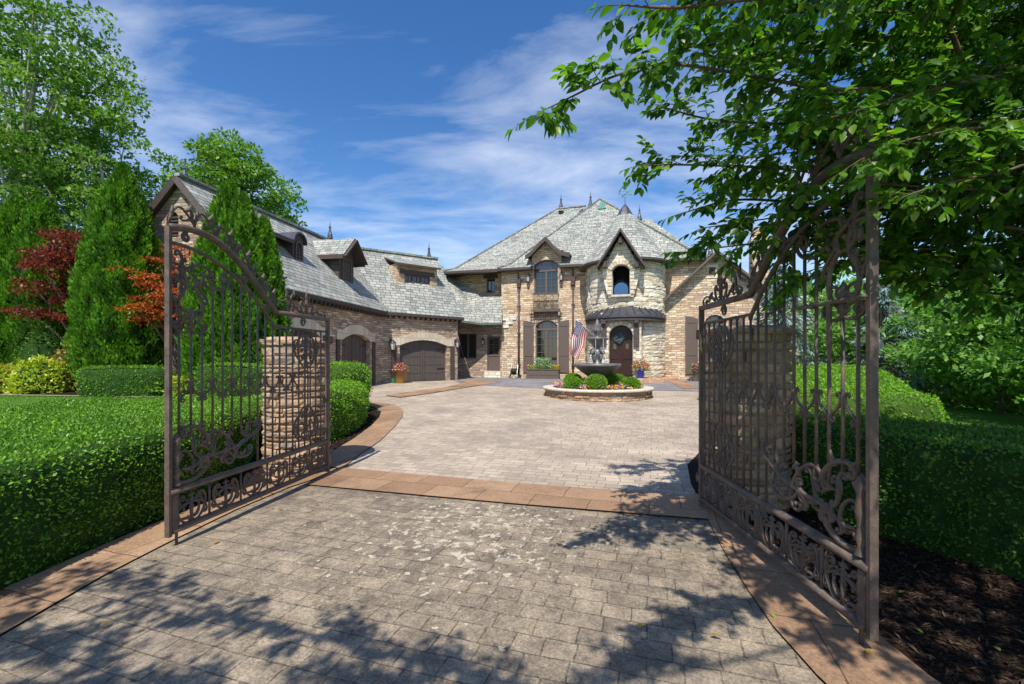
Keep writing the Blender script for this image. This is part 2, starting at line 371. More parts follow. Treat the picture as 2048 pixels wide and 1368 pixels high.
CORE_Y = m_plain('bright_twigs', (.045, .085, .015), .95, .1, .4, 8, .4)
BARK = m_plain('grey_brown_bark', (.13, .10, .075), .9, .15, .35, 9, .6)
BARK_P = m_plain('pale_bark', (.40, .36, .30), .9, .15, .3, 6, .4)
CREAM_R = m_rnd('rock_faced_limestone', [(0, (.47, .40, .28)), (.3, (.57, .50, .37)), (.7, (.65, .58, .45)), (1, (.73, .67, .53))], .9, .9, 9)
CREAM_M = m_plain('limestone_mortar', (.42, .36, .27), .95, .1, .2, 12, .3)
# ------------------------------------------------------------ ground
import bmesh
def mat_paver(name, cols, mortar, bw, rh, wear=True, rot=R(17.6)):
    m = m_masonry(name, cols, mortar, bw, rh, .0048, .018, .9, coord='P', rot=rot, stain=.35, bd=.018, rough=.85, fine=55.)
    if wear:
        nt = m.node_tree; b = nt.nodes['Principled BSDF']; src = b.inputs['Base Color'].links[0].from_socket
        gn = nt.nodes.new('ShaderNodeNewGeometry')
        big = noise(nt, gn.outputs['Position'], .9, 3., .5); sm_ = noise(nt, gn.outputs['Position'], 9., 8., .72, .6)
        # flaking sealer: pale patches in the middle of the drive
        vm = nt.nodes.new('ShaderNodeVectorMath'); vm.operation = 'DISTANCE'; nt.links.new(gn.outputs['Position'], vm.inputs[0]); vm.inputs[1].default_value = (-.35, 4.1, 0)
        near = ramp(nt, vm.outputs['Value'], [(.0, (1, 1, 1)), (1., (0, 0, 0))]); 
        d = nt.nodes.new('ShaderNodeMapRange'); nt.links.new(vm.outputs['Value'], d.inputs[0]); d.inputs[1].default_value = .5; d.inputs[2].default_value = 2.3; d.inputs[3].default_value = .13; d.inputs[4].default_value = -.06
        a = nt.nodes.new('ShaderNodeMath'); a.operation = 'ADD'; nt.links.new(d.outputs[0], a.inputs[0]); nt.links.new(sm_.outputs[0], a.inputs[1])
        msk = ramp(nt, a.outputs[0], [(.69, (0, 0, 0)), (.73, (.6, .6, .6))])
        c = mixc(nt, msk, src, (.50, .46, .38))
        tan = ramp(nt, big.outputs[0], [(.30, (.1, .1, .1)), (.58, (.85, .85, .85))])
        sp = noise(nt, gn.outputs['Position'], 22., 7., .8); spm = ramp(nt, sp.outputs[0], [(.42, (0, 0, 0)), (.58, (.9, .9, .9))])
        c2 = mixc(nt, mixc(nt, 1., tan, spm, 'MULTIPLY'), c, (.335, .275, .195))
        mo = noise(nt, gn.outputs['Position'], 60., 8., .85); mo2 = noise(nt, gn.outputs['Position'], 5., 6., .7)
        c3 = mixc(nt, .75, c2, ramp(nt, mo.outputs[0], [(.36, (.18, .18, .18)), (.5, (.5, .5, .5)), (.64, (.86, .84, .80))]), 'OVERLAY')
        c3 = mixc(nt, .55, c3, ramp(nt, mo2.outputs[0], [(.34, (.22, .22, .23)), (.62, (.74, .73, .70))]), 'OVERLAY')
        dk = noise(nt, gn.outputs['Position'], 1.7, 5., .65); c3 = mixc(nt, ramp(nt, dk.outputs[0], [(.56, (0, 0, 0)), (.72, (.65, .65, .65))]), c3, (.085, .075, .065))
        fl = noise(nt, gn.outputs['Position'], 13., 3.5, .55, .3); fa = nt.nodes.new('ShaderNodeMath'); fa.operation = 'ADD'; nt.links.new(d.outputs[0], fa.inputs[0]); nt.links.new(fl.outputs[0], fa.inputs[1])
        c3 = mixc(nt, ramp(nt, fa.outputs[0], [(.708, (0, 0, 0)), (.722, (.9, .9, .9))]), c3, (.52, .46, .35))
        nt.links.new(c3, b.inputs['Base Color'])
    return m
PAVE = mat_paver('stamped_grey_concrete', [(.14, .115, .092), (.185, .152, .12), (.155, .13, .103), (.205, .168, .13)], (.075, .065, .055), .25, .155)
COURT = mat_paver('stamped_beige_concrete', [(.30, .25, .20), (.37, .31, .245), (.33, .275, .22), (.40, .335, .265)], (.19, .155, .125), .26, .15, False)
APRON = mat_paver('stamped_slate_concrete', [(.16, .16, .17), (.21, .20, .205), (.19, .185, .19)], (.09, .085, .085), .4, .3, False, R(16))
BAND0 = mat_paver('stamped_terracotta_concrete', [(.25, .158, .098), (.31, .205, .13), (.21, .13, .08), (.28, .18, .112)], (.12, .075, .05), .62, .62, False)
BAND = BAND0
def blotch(m, dark, lo=.5, hi=.7, sc=1.3):
    nt = m.node_tree; b = nt.nodes['Principled BSDF']; src = b.inputs['Base Color'].links[0].from_socket; gn = nt.nodes.new('ShaderNodeNewGeometry')
    n = noise(nt, gn.outputs['Position'], sc, 7., .7, .4); f = noise(nt, gn.outputs['Position'], 45., 7., .8)
    c = mixc(nt, ramp(nt, n.outputs[0], [(lo, (0, 0, 0)), (hi, (.7, .7, .7))]), src, dark); c = mixc(nt, .6, c, ramp(nt, f.outputs[0], [(.35, (.25, .25, .25)), (.65, (.78, .76, .74))]), 'OVERLAY'); nt.links.new(c, b.inputs['Base Color'])
blotch(BAND, (.13, .085, .06)); blotch(COURT, (.22, .185, .155), .48, .68, .8); blotch(APRON, (.10, .10, .105))
MULCH = m_plain('dark_bark_mulch', (.022, .014, .010), .95, .1, .7, 34, 1.0)
def m_grass():
    m, nt, b = mat('lawn', .9, .15); gn = nt.nodes.new('ShaderNodeNewGeometry'); n = noise(nt, gn.outputs['Position'], 26., 8., .75); n2 = noise(nt, gn.outputs['Position'], .35, 3.)
    c = mixc(nt, .4, ramp(nt, n.outputs[0], [(.3, (.05, .12, .015)), (.7, (.14, .30, .04))]), ramp(nt, n2.outputs[0], [(.3, (.4, .4, .3)), (.7, (.6, .65, .5))]), 'OVERLAY')
    nt.links.new(c, b.inputs['Base Color']); bump(nt, b, n.outputs[0], .8, .05); return m
GRASS = m_grass()
def sheet(name, poly, dz, mt, step=.5, kerb=0.):
    bm = bmesh.new(); vs = [bm.verts.new((x, y, 0)) for x, y in poly]
    for t in tessellate_polygon([[Vector((x, y, 0)) for x, y in poly]]):
        try: bm.faces.new([vs[i] for i in t])
        except ValueError: pass
    xs = [p[0] for p in poly]; ys = [p[1] for p in poly]
    for ax, lo, hi in ((0, min(xs), max(xs)), (1, min(ys), max(ys))):
        k = math.ceil(lo/step)
        while k*step < hi:
            co = (k*step, 0, 0) if ax == 0 else (0, k*step, 0); no = (1, 0, 0) if ax == 0 else (0, 1, 0)
            bmesh.ops.bisect_plane(bm, geom=bm.verts[:]+bm.edges[:]+bm.faces[:], plane_co=co, plane_no=no, dist=1e-5); k += 1
    for v in bm.verts: v.co.z = g(v.co.x, v.co.y)+dz
    bmesh.ops.recalc_face_normals(bm, faces=bm.faces[:])
    for f in bm.faces:
        if f.normal.z < 0: f.normal_flip()
    me = bpy.data.meshes.new(name); bm.to_mesh(me); bm.free(); me.materials.append(mt)
    o = bpy.data.objects.new(name, me); COL.objects.link(o); return tag(o, kind='structure')
ax = [-1500, -700, -300, -150, -80, -50, -40]+[-32+.5*i for i in range(149)]+[48, 60, 80, 150, 300, 700, 1500]
ay = [-1000, -300, -100, -40, -20]+[-12+.5*i for i in range(117)]+[50, 56, 64, 80, 110, 160, 300, 700, 1500]
vs = np.array([(x, y, g(x, y)) for y in ay for x in ax]); nx = len(ax)
fs = np.array([(j*nx+i, j*nx+i+1, (j+1)*nx+i+1, (j+1)*nx+i) for j in range(len(ay)-1) for i in range(nx-1)])
tag(npmesh('ground', vs, fs, rng.random(len(fs)), GRASS), kind='structure')

RE = [(1.905, 4.33), (1.73, 3.64), (1.60, 3.02), (1.53, 2.61), (1.51, 2.2), (1.56, 1.6), (1.75, .6), (2.2, -1.5), (3.2, -5)]      # right edge of the drive
LE = [(-2.47, 6.03), (-2.71, 5.4), (-2.86, 4.6), (-2.93, 3.75), (-2.95, 3.2), (-2.90, 2.5), (-2.9, 1.5), (-3.2, 0), (-4.2, -5)]
sheet('driveway', [(-2.4, 5.6), (1.95, 4.4)]+RE+LE[::-1], .02, PAVE)
RB = [(2.12, 5.2), (2.28, 4.6), (2.22, 3.9), (2.12, 3.2), (2.08, 2.6), (2.06, 2.2), (2.1, 1.6), (2.3, .6), (2.75, -1.5), (3.8, -5)]
sheet('right_border', [(1.905, 4.33)]+RE[1:]+RB[::-1]+[(1.98, 4.66)], .034, BAND)
LB = [(-2.85, 6.3), (-3.15, 5.6), (-3.36, 4.6), (-3.43, 3.75), (-3.46, 3.0), (-3.46, 2.4), (-3.5, 1.5), (-3.8, 0), (-4.9, -5)]
CB = [(-2.41, 6.33), (-2.47, 7.1), (-2.45, 8.3), (-2.58, 9.9), (-2.75, 11.2), (-2.98, 12.2), (-3.5, 13.3), (-4.2, 14.0), (-5.2, 14.4), (-6.2, 14.2), (-7.4, 13.4)]
CO = [(-7.5, 12.9), (-6.2, 13.65), (-5.2, 13.8), (-4.45, 13.4), (-3.95, 12.8), (-3.5, 11.9), (-3.28, 11.0), (-3.1, 9.8), (-3.0, 8.4), (-3.0, 7.1), (-2.95, 6.5)]
sheet('left_border', LE+LB[::-1]+[(-2.5, 6.33)], .034, BAND)
sheet('court_border', CB+CO, .036, BAND)
CR = [(2.1, 5.0), (2.25, 5.6), (2.6, 6.6), (3.3, 7.7), (4.6, 9.2), (6.4, 10.9), (8.5, 12.4), (10.5, 14.0), (12.5, 16.5), (13.5, 20), (13, 27)]
sheet('courtyard', CB+[(-9, 18), (-7.5, 25), (-3, 29)]+CR[::-1], .02, COURT)
sheet('cross_band', [(-2.56, 5.5), (0, 4.78), (1.92, 4.31), (2.14, 5.0), (0, 5.58), (-2.45, 6.34)], .042, BAND)
ap = [G(*p) for p in ((925, 770), (1010, 774), (1086, 778), (1300, 782), (1420, 784))]
sheet('house_apron', ap+[(12.6, 17), (13, 27), (-3, 29), (-3.4, 24.5)], .032, APRON)
bs = [G(*p) for p in ((770, 793), (830, 784), (893, 776), (930, 766), (915, 762), (960, 762), (1000, 766), (935, 776), (870, 787), (800, 797))]
sheet('terracotta_arc', bs, .046, BAND)
bs = [G(*p) for p in ((1325, 760), (1350, 760), (1400, 779), (1365, 779))]
sheet('terracotta_strip', bs, .046, BAND)
sheet('mulch_right', [(2.0, 5.3), (2.2, 3.9), (2.05, 2.4), (2.2, .6), (3.3, -4), (8, -4), (8, 4), (5.5, 8.6), (4.8, 9.3), (3.2, 7.8), (2.4, 6.6), (1.95, 5.6)], .01, MULCH)
sheet('mulch_left', [(-3.0, 6.5), (-3.1, 5.4), (-3.4, 4.4), (-3.4, 2.4), (-4, -3), (-7.2, -3), (-7.3, 7.6), (-6.6, 8.4), (-3.4, 8.6)], .01, MULCH)
sheet('mulch_island', [(-2.9, 6.3), (-2.95, 8.4), (-3.05, 9.8), (-3.45, 11.9), (-4.45, 13.2), (-5.2, 13.7), (-6.6, 13.4), (-7, 12), (-5.5, 7.5), (-4.2, 6.0)], .012, MULCH)
sheet('mulch_bed', [(-24, 11.5), (-14, 11.75), (-9, 11.2), (-5.4, 10.2), (-5.6, 13.0), (-10, 16), (-26, 22)], .012, MULCH)
sheet('garden_edging', [(-24, 11.3), (-14, 11.55), (-9, 11.0), (-6.2, 10.2), (-6.2, 10.3), (-9, 11.15), (-14, 11.7), (-24, 11.46)], .03, MORTAR)
# loose bark chips and grass blades that nobody could count
def inpoly(x, y, P):
    c = False; j = len(P)-1
    for i in range(len(P)):
        if (P[i][1] > y) != (P[j][1] > y) and x < (P[j][0]-P[i][0])*(y-P[i][1])/(P[j][1]-P[i][1])+P[i][0]: c = not c
        j = i
    return c
def scatter(poly, n):
    xs = [p[0] for p in poly]; ys = [p[1] for p in poly]; out = []
    while len(out) < n:
        x = random.uniform(min(xs), max(xs)); y = random.uniform(min(ys), max(ys))
        if inpoly(x, y, poly): out.append((x, y, g(x, y)))
    return np.array(out)
def flat_dirs(n, tilt=.25):
    a = rng.random(n)*6.283; return np.stack([np.cos(a), np.sin(a), rng.normal(size=n)*tilt], 1)
CHIP = m_rnd('bark_chip', [(0, (.014, .009, .006)), (.6, (.042, .025, .016)), (1, (.09, .055, .036))])
P = scatter([(2.1, 4.6), (2.15, 3.2), (2.1, 1.8), (4.5, 1.2), (4.2, 3.0), (3.2, 4.9)], 15000); P[:, 2] += .015
P2 = scatter([(-3.45, 6.2), (-3.4, 2), (-4, 2), (-3.9, 6.2)], 3500); P2[:, 2] += .015
P3 = scatter([(-2.95, 6.6), (-2.95, 9), (-3.4, 11.8), (-4, 11.8), (-3.9, 6.8)], 4000); P3[:, 2] += .02
P = np.concatenate([P, P2, P3]); n = len(P)
tag(leaves('bark_mulch_chips', P, flat_dirs(n, .35), np.array([0, 0, 1.])+rng.normal(size=(n, 3))*.4, .02+.05*rng.random(n), .007+.012*rng.random(n), CHIP), kind='stuff')
BLADE = m_leaf('grass_blade', [(0, (.07, .16, .02)), (.5, (.13, .27, .035)), (1, (.22, .38, .06))], .3)
P = scatter([(-20, 11.4), (-14, 11.5), (-9, 11), (-4.4, 9.5), (-4.2, 8.2), (-6.9, 8.9), (-7.9, 7.9), (-7.7, 6), (-12, 6)], 34000); n = len(P)
tag(leaves('grass', P, np.array([0, 0, 1.])+rng.normal(size=(n, 3))*.35, rdir(n), .03+.03*rng.random(n), .008, BLADE), kind='stuff')
# fallen leaves
LITTER = m_rnd('fallen_leaf_skin', [(0, (.45, .30, .03)), (.5, (.30, .13, .03)), (1, (.14, .20, .03))], .6, .1)
for poly, cnt, lb in (([(2.1, 4.4), (2.1, 1.6), (3.9, 1.5), (3.0, 4.4)], 16, 'small yellow leaf fallen on the dark mulch right of the right gate'), ([(-2.9, 5.4), (-3.4, 2.2), (-2.3, 2.2), (-2, 5)], 8, 'small dry leaf fallen on the paving by the left border'), ([(1.2, 3.6), (.6, 2.3), (1.9, 2.2), (2.0, 4)], 6, 'small leaf fallen on the shaded drive left of the right gate')):
    for p in scatter(poly, cnt):
        P = np.array([[p[0], p[1], p[2]+.045]]); o = leaves('fallen_leaf', P*0, flat_dirs(1, .1), np.array([[.1, .1, 1.]]), .04+.02*random.random(), .028, LITTER, None, 'leaf')
        o.location = P[0]; tag(o, lb, 'leaf', lb.replace('small', 'small fallen')[:0]+'fallen leaves: '+lb.split('fallen ')[1])
# ------------------------------------------------------------ the mansion
FM = Fr((-.63, 26.6), U=(.9601, -.2796))                       # main front
U2 = Vector((.788, .616, 0)); F2 = Fr((-6.18, 21.22), U=(.788, .616))   # garage wing with single door
F1 = Fr((-6.18, 21.22), U=(.177, .984)); F1.N = Vector((.984, -.177, 0))  # long garage wing: outward to the court
FG = Fr((-7.25-.35, 13.30), U=(.984, -.177))                   # its gable end
FW = Fr((-.63, 26.6), U=(.9601, -.2796))                       # right wing uses FM with n offset
mans = thing('mansion', (2, 24, .4), 'large stone mansion with grey slate roofs, round turret and a garage wing with arched doors', 'mansion')
def B(mb, name, mats, parent=mans, label=None):
    o = mb.build(name, mats, parent)
    if label: o['label'] = label
    return o
def rect(fr, x0, y0, x1, y1, n=0):
    u0, z1 = fr.hit(x0, y0, n); u1, z0 = fr.hit(x1, y1, n); return u0, u1, z0, z1
GZ = .3
def ring_of(out, w_):   # shrink an outline towards its centre by about w_
    cu = sum(p[0] for p in out)/len(out); cz = (min(p[1] for p in out)+max(p[1] for p in out))/2
    hw = (max(p[0] for p in out)-min(p[0] for p in out))/2; hh = (max(p[1] for p in out)-min(p[1] for p in out))/2
    return [(cu+(u-cu)*(hw-w_)/hw, cz+(z-cz)*(hh-w_)/hh) for u, z in out]
def window(fr, u0, u1, z0, z1, rise, n, parent, cols=2, rows=3, fw=.07, mw=.028, transom=None, panel=0., mats=None, split=False, name='window'):
    """frame with muntins as the window, glass behind it as its pane"""
    out = arch(u0, u1, z0, z1, rise); inn = arch(u0+fw, u1-fw, z0+fw, z1-fw, max(0, rise*.92)); mb = MB()
    k = len(out)
    for i in range(k):
        j = (i+1) % k
        for nn in (n,): mb.face([fr.P(*out[i], n), fr.P(*out[j], n), fr.P(*inn[j], n), fr.P(*inn[i], n)])
        mb.face([fr.P(*inn[i], n), fr.P(*inn[j], n), fr.P(*inn[j], n-.09), fr.P(*inn[i], n-.09)])
    zt = z1-rise-.02 if rise > 0 else z1-fw
    if transom: zt = transom; mb.fbox(fr, u0+fw*.5, u1-fw*.5, zt-.05, zt+.05, n-.07, n+.012)
    zb = z0+fw
    if panel: mb.fbox(fr, u0+fw*.6, u1-fw*.6, z0+.03, z0+panel, n-.06, n-.008); zb = z0+panel; 
    if panel:
        for s in (0, 1):
            a = u0+fw+.05+s*(u1-u0)/2; b_ = a+(u1-u0)/2-fw-.1; mb.fbox(fr, a, b_, z0+.12, z0+panel-.1, n-.01, n+.006)
    um = (u0+u1)/2
    if split: mb.fbox(fr, um-.06, um+.06, z0+.02, zt, n-.065, n+.006)
    for i in range(1, cols):
        u = u0+fw+(u1-u0-2*fw)*i/cols
        if split and abs(u-um) < .02: continue
        mb.fbox(fr, u-mw/2, u+mw/2, zb, zt, n-.055, n-.018)
        if transom: mb.fbox(fr, u-mw/2, u+mw/2, zt, z1-fw*.9-.0*rise, n-.055, n-.018)
    for i in range(1, rows):
        z = zb+(zt-zb)*i/rows; mb.fbox(fr, u0+fw*.8, u1-fw*.8, z-mw/2, z+mw/2, n-.056, n-.022)
    o = B(mb, name, mats or WOOD2, parent)
    pm = MB(); pm.plate(fr, ring_of(out, .02), n-.06, n-.085)
    if parent is mans: pm.build('pane', GLASS, o)
    else:   # third level not allowed: the glass is a second sub-part beside its frame
        pm.build('window_pane', GLASS, parent)
    return o
# ---- walls
win2 = {}
u0, u1, z0, z1 = rect(FM, 1068.5, 521, 1116, 588.5); W_UP = (u0, u1, z0, z1)
fu0, fu1, fz0, fz1 = rect(FM, 1071, 641, 1115, 744); W_FD = (fu0, fu1, .62, fz1)
mb = MB(); zE = 6.9
mb.wall(FM, [(0, GZ), (11.2, GZ), (11.2, zE), (W_UP[1], zE), (W_UP[1], W_UP[2]), (W_UP[0], W_UP[2]), (W_UP[0], zE), (0, zE)], [arch(*W_FD, .30)], 0, .24)
for u in W_UP[:2]: mb.face([FM.P(u, W_UP[2], 0), FM.P(u, zE+.4, 0), FM.P(u, zE+.4, -.25), FM.P(u, W_UP[2], -.25)])
mb.face([FM.P(0, GZ, 0), FM.P(0, zE, 0), FM.P(0, zE, -6), FM.P(0, GZ, -6)])
mb.face([FM.P(11.2, GZ, 0), FM.P(11.2, zE, 0), FM.P(11.2, zE, -9), FM.P(11.2, GZ, -9)])
ru0, rz0 = FM.hit(960, 600, -.9)
# recessed upper wall on the left
qx0 = FM.hit(912, 600, -.9)[0]; wu0, wu1, wz0, wz1 = rect(FM, 973, 557, 990, 585, -.9)
mb.wall(FM, [(qx0, 3.), (0, 3.), (0, zE), (qx0, zE)], [[(wu0, wz0), (wu1, wz0), (wu1, wz1), (wu0, wz1)]], -.9, .2)
mb.face([FM.P(qx0, 3, -.9), FM.P(qx0, zE, -.9), FM.P(qx0, zE, -7), FM.P(qx0, 3, -7)])
B(mb, 'wall', [STONE])
window(FM, *W_UP, .28, -.1, mans, 4, 3, .06, transom=W_UP[3]-.62, split=True)
window(FM, *W_FD, .30, -.1, mans, 4, 4, .07, transom=W_FD[3]-.52, panel=.85, split=True, name='french_door')
window(FM, wu0, wu1, wz0, wz1, 0, -1.0, mans, 2, 1, .06)
mb = MB(); mb.fbox(FM, wu0-.18, wu1+.18, wz1, wz1+.2, -.95, -.84); B(mb, 'lintel', [WOOD])
# link wall between the garage and the main block
LN = -.25; ll = FM.hit(915, 700, LN)[0]
a0, a1, b0, b1 = rect(FM, 917, 667, 953, 717, LN); d0, d1, e0, e1 = rect(FM, 974, 673.5, 1000, 742, LN)
mb = MB(); mb.wall(FM, [(ll-1.5, GZ), (0, GZ), (0, 3.9), (ll-1.5, 3.9)], [[(a0, b0), (a1, b0), (a1, b1), (a0, b1)], [(d0, e0), (d1, e0), (d1, e1), (d0, e1)]], LN, .2)
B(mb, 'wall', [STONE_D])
window(FM, a0, a1, b0, b1, 0, LN-.08, mans, 2, 1, .07, split=True)
# louvred shutters seen inside the right sash
mb = MB()
for i in range(12): z = b0+.12+i*(b1-b0-.24)/12; mb.fbox(FM, (a0+a1)/2+.08, a1-.1, z, z+.035, LN-.175, LN-.15)
B(mb, 'blind', [m_plain('ochre_slat', (.28, .22, .04), .7)])
mb = MB(); mb.fbox(FM, d0, d1, e0, e1, LN-.16, LN-.09)
mb.fbox(FM, d0, d0+.07, e0, e1, LN-.09, LN-.05); mb.fbox(FM, d1-.07, d1, e0, e1, LN-.09, LN-.05); mb.fbox(FM, d0+.07, d1-.07, e1-.07, e1, LN-.09, LN-.05); mb.fbox(FM, d0+.07, d1-.07, e0+.9, e0+1.0, LN-.09, LN-.06)
for i in range(1, 5): u = d0+.07+(d1-d0-.14)*i/5; mb.fbox(FM, u-.006, u+.006, e0+.05, e0+.9, LN-.09, LN-.078)
dr = B(mb, 'side_door', [WOOD2]); mb = MB(); mb.fbox(FM, d0+.12, d1-.12, e0+1.02, e1-.12, LN-.088, LN-.075); mb.build('pane', GLASS, dr)
mb = MB(); um = (d0+d1)/2; mb.fbox(FM, um-.012, um+.012, e0+1.02, e1-.12, LN-.074, LN-.06); mb.fbox(FM, d0+.12, d1-.12, e0+1.4, e0+1.424, LN-.073, LN-.062); mb.fbox(FM, d0+.12, d1-.12, e1-.5, e1-.476, LN-.073, LN-.062); mb.build('muntin', WOOD2, dr)
mb = MB(); mb.fbox(FM, d0-.1, d1+.1, GZ, e0, LN-.1, LN+.2); B(mb, 'doorstep', [CREAM])
# ---- garage wings
k2 = 4.15
gd0, gd1, gz0, gz1 = rect(F2, 799.5, 679, 894, 761, 0); gz0 = .42
mb = MB(); mb.wall(F2, [(0, GZ), (k2, GZ), (k2, 3.85), (0, 3.85)], [arch(gd0, gd1, gz0, gz1, .28)], 0, .24)
mb.face([F2.P(k2, GZ, 0), F2.P(k2, 3.85, 0), F2.P(k2, 3.85, -4.6), F2.P(k2, GZ, -4.6)])
ra = F2.P(k2, 7.0, -2.75)
mb.face([F2.P(k2, 3.85, -.0), F2.P(k2, 7.0, -2.75), F2.P(k2, 3.85, -5)])
def pxr(px, fr=F1):
    return fr.hit(px, 700, 0)[0]
D1 = (pxr(683.5), pxr(740)); D0 = (pxr(566), pxr(641)); z_ = lambda px, py: F1.hit(px, py, 0)[1]
t1 = z_(712, 668); holes = [arch(D1[0], D1[1], .36, t1, .28), arch(D0[0], D0[1], .32, t1, .28)]
L1 = -8.05
mb.wall(F1, [(L1, GZ-.2), (0, GZ-.2), (0, 3.85), (L1, 3.85)], holes, 0, .24)
# gable end
gu = lambda px, py: FG.hit(px, py, 0)
ap_ = gu(345, 362); le = gu(300, 432); 
mb.wall(FG, [(le[0], .1), (0, .1), (0, 3.85), ap_, (le[0], le[1]-.15)], [arch(ap_[0]-.22, ap_[0]+.22, ap_[1]-1.75, ap_[1]-.95, .22)], 0, .15)
mb.face([FG.P(le[0], .1), FG.P(le[0], le[1]), FG.P(le[0], le[1], -9), FG.P(le[0], .1, -9)])
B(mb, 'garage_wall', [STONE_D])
mb = MB(); mb.fbox(FG, ap_[0]-.22, ap_[0]+.22, ap_[1]-1.75, ap_[1]-.95, -.2, -.12)
for i in range(6): mb.fbox(FG, ap_[0]-.2, ap_[0]+.2, ap_[1]-1.7+i*.11, ap_[1]-1.64+i*.11, -.12, -.04)
B(mb, 'gable_vent', [WOOD])
def gdoor(fr, u0, u1, z0, z1):
    mb = MB(); n = -.20; mb.fbox(fr, u0, u1, z0, z1+.05, n-.06, n); um = (u0+u1)/2; h = (z1-z0)
    for i in range(1, 5): z = z0+h*i/5; mb.fbox(fr, u0, u1, z-.008, z+.008, n, n+.014)
    for a in (u0, um-.1, um+.02, u1-.1): mb.fbox(fr, a, a+.08, z0, z1, n, n+.022)
    nb = max(4, int((u1-u0)/.28))
    for i in range(1, nb): u = u0+(u1-u0)*i/nb; mb.fbox(fr, u-.006, u+.006, z0, z1, n, n+.010)
    o = B(mb, 'garage_door', [GARAGE])
    for z in (z0+h*.31, z0+h*.78):
        for ha in (u0+.06, u1-.5): hb = MB(); hb.fbox(fr, ha, ha+.44, z-.025, z+.025, n+.02, n+.034); hb.build('strap_hinge', BLACK, o)
    
    # limestone arch over the opening with square shoulders
    lm = MB(); a = arch(u0, u1, z1-.44, z1, .28, 12)[2:]; w_ = .40; out = [(u1+w_, a[0][1]), (u1+w_, a[0][1]+w_+.0)]+[(cx, cz+w_) for cx, cz in a]+[(u0-w_, a[-1][1]+w_), (u0-w_, a[-1][1])]
    pts = [(u0-w_, a[-1][1])]+[(x, z) for x, z in a[::-1]]+[(u1+w_, a[0][1]), (u1+w_, a[0][1]+w_)]+[(x, z+w_) for x, z in a]+[(u0-w_, a[-1][1]+w_)]
    lm.plate(fr, pts, -.19, .05); B(lm, 'door_arch', [LINTEL])
    pm = MB(); pm.fbox(fr, u0-.42, u0-.19, .15, a[-1][1]-.01, -.05, .06); B(pm, 'door_post', [WOOD]); pm = MB(); pm.fbox(fr, u1+.19, u1+.42, .15, a[0][1]-.01, -.05, .06); B(pm, 'door_post', [WOOD])
gdoor(F2, gd0, gd1, gz0, gz1); gdoor(F1, D1[0], D1[1], .36, t1); gdoor(F1, D0[0], D0[1], .32, t1)
# ---- garage roofs
TR = [SLATE, WOOD]
Ag = Vector((-10.25, 13.62, 7.18)); Eg = Vector((-7.25, 13.06, 3.78)); Ev = Vector((-5.92, 21.1, 3.78)); J = Vector((-8.74, 22.83, 7.3))
Rb = Vector((-4.30, 25.75, 7.30)); Eb = Vector((-2.55, 23.72, 3.76))
Lg = pt(293, 428, 13.79)
f1 = (Ag-Eg).normalized()*.0
mb = MB(); mb.slab([Eg-Vector((.02, .02, 0)), Ev, J, Ag-Vector((.02, .02, 0))], .16); 
back = Vector((-1.6, .29, 0)); mb.slab([Ag-Vector((.02, .02, 0)), J+Vector((0, .3, 0)), J+Vector((-5, 1.5, -5.5)), Lg+Vector((-4, .2, -4.4)), Lg-Vector((.02, .02, 0))][0:2]+[J+Vector((-3.2, .6, -3.7)), Lg-Vector((.02, .02, 0))], .16)
B(mb, 'roof', TR)
mb = MB(); mb.slab([Ev, Eb, Rb, J], .16); mb.slab([J, Rb, Rb+Vector((-1.9, 2.7, -3.4)), J+Vector((-1.9, 2.7, -3.4))], .16); B(mb, 'roof', TR)
mb = MB(); mb.beam(Ag+Vector((0, 0, .05)), J+Vector((0, 0, .05)), .22, .09); mb.beam(J+Vector((0, 0, .05)), Rb+Vector((0, 0, .05)), .22, .09); mb.beam(J+Vector((0, 0, .03)), Ev+Vector((0, 0, .03)), .14, .05); B(mb, 'ridge_cap', [SLATE])
mb = MB()
mb.beam(Eg-Vector((.02, .06, .14)), Ag-Vector((.02, .06, .10)), .06, .18, up=(1, 0, 0)); mb.beam(Lg-Vector((.02, .06, .12)), Ag-Vector((.02, .06, .10)), .06, .18, up=(1, 0, 0))
B(mb, 'bargeboard', [WOOD])
mb = MB()
for a, b_, nn in ((Eg, Ev, 30), (Ev, Eb, 15)):
    mb.beam(a-Vector((0, 0, .06)), b_-Vector((0, 0, .06)), .05, .13)
    for i in range(nn):
        p = a.lerp(b_, (i+.5)/nn); q = (F1 if nn == 30 else F2); mb.beam(p-Vector((0, 0, .2)), p-q.N*.55-Vector((0, 0, .17)), .07, .11)
B(mb, 'rafter_tails', [WOOD])
# link roof
mb = MB()
c1 = pt(961, 594, 27.25); c2 = pt(1004, 593, 26.9); c3 = pt(1004, 645, 25.95); c4 = pt(961, 646, 26.0); c5 = pt(918, 640, 25.6); c6 = pt(868, 520, 28.2); c7 = pt(905, 548, 28.4)
mb.slab([c4, c3, c2, c1], .1); mb.slab([c5, c4, c1, c7, c6], .1); B(mb, 'roof', TR)
mb = MB(); mb.beam(c5-Vector((0, .0, .07)), c4-Vector((0, 0, .07)), .09, .1); mb.beam(c4-Vector((0, 0, .07)), c3-Vector((0, 0, .07)), .09, .1); B(mb, 'gutter', [m_plain('tarnished_copper', (.09, .14, .12), .55, .4)])
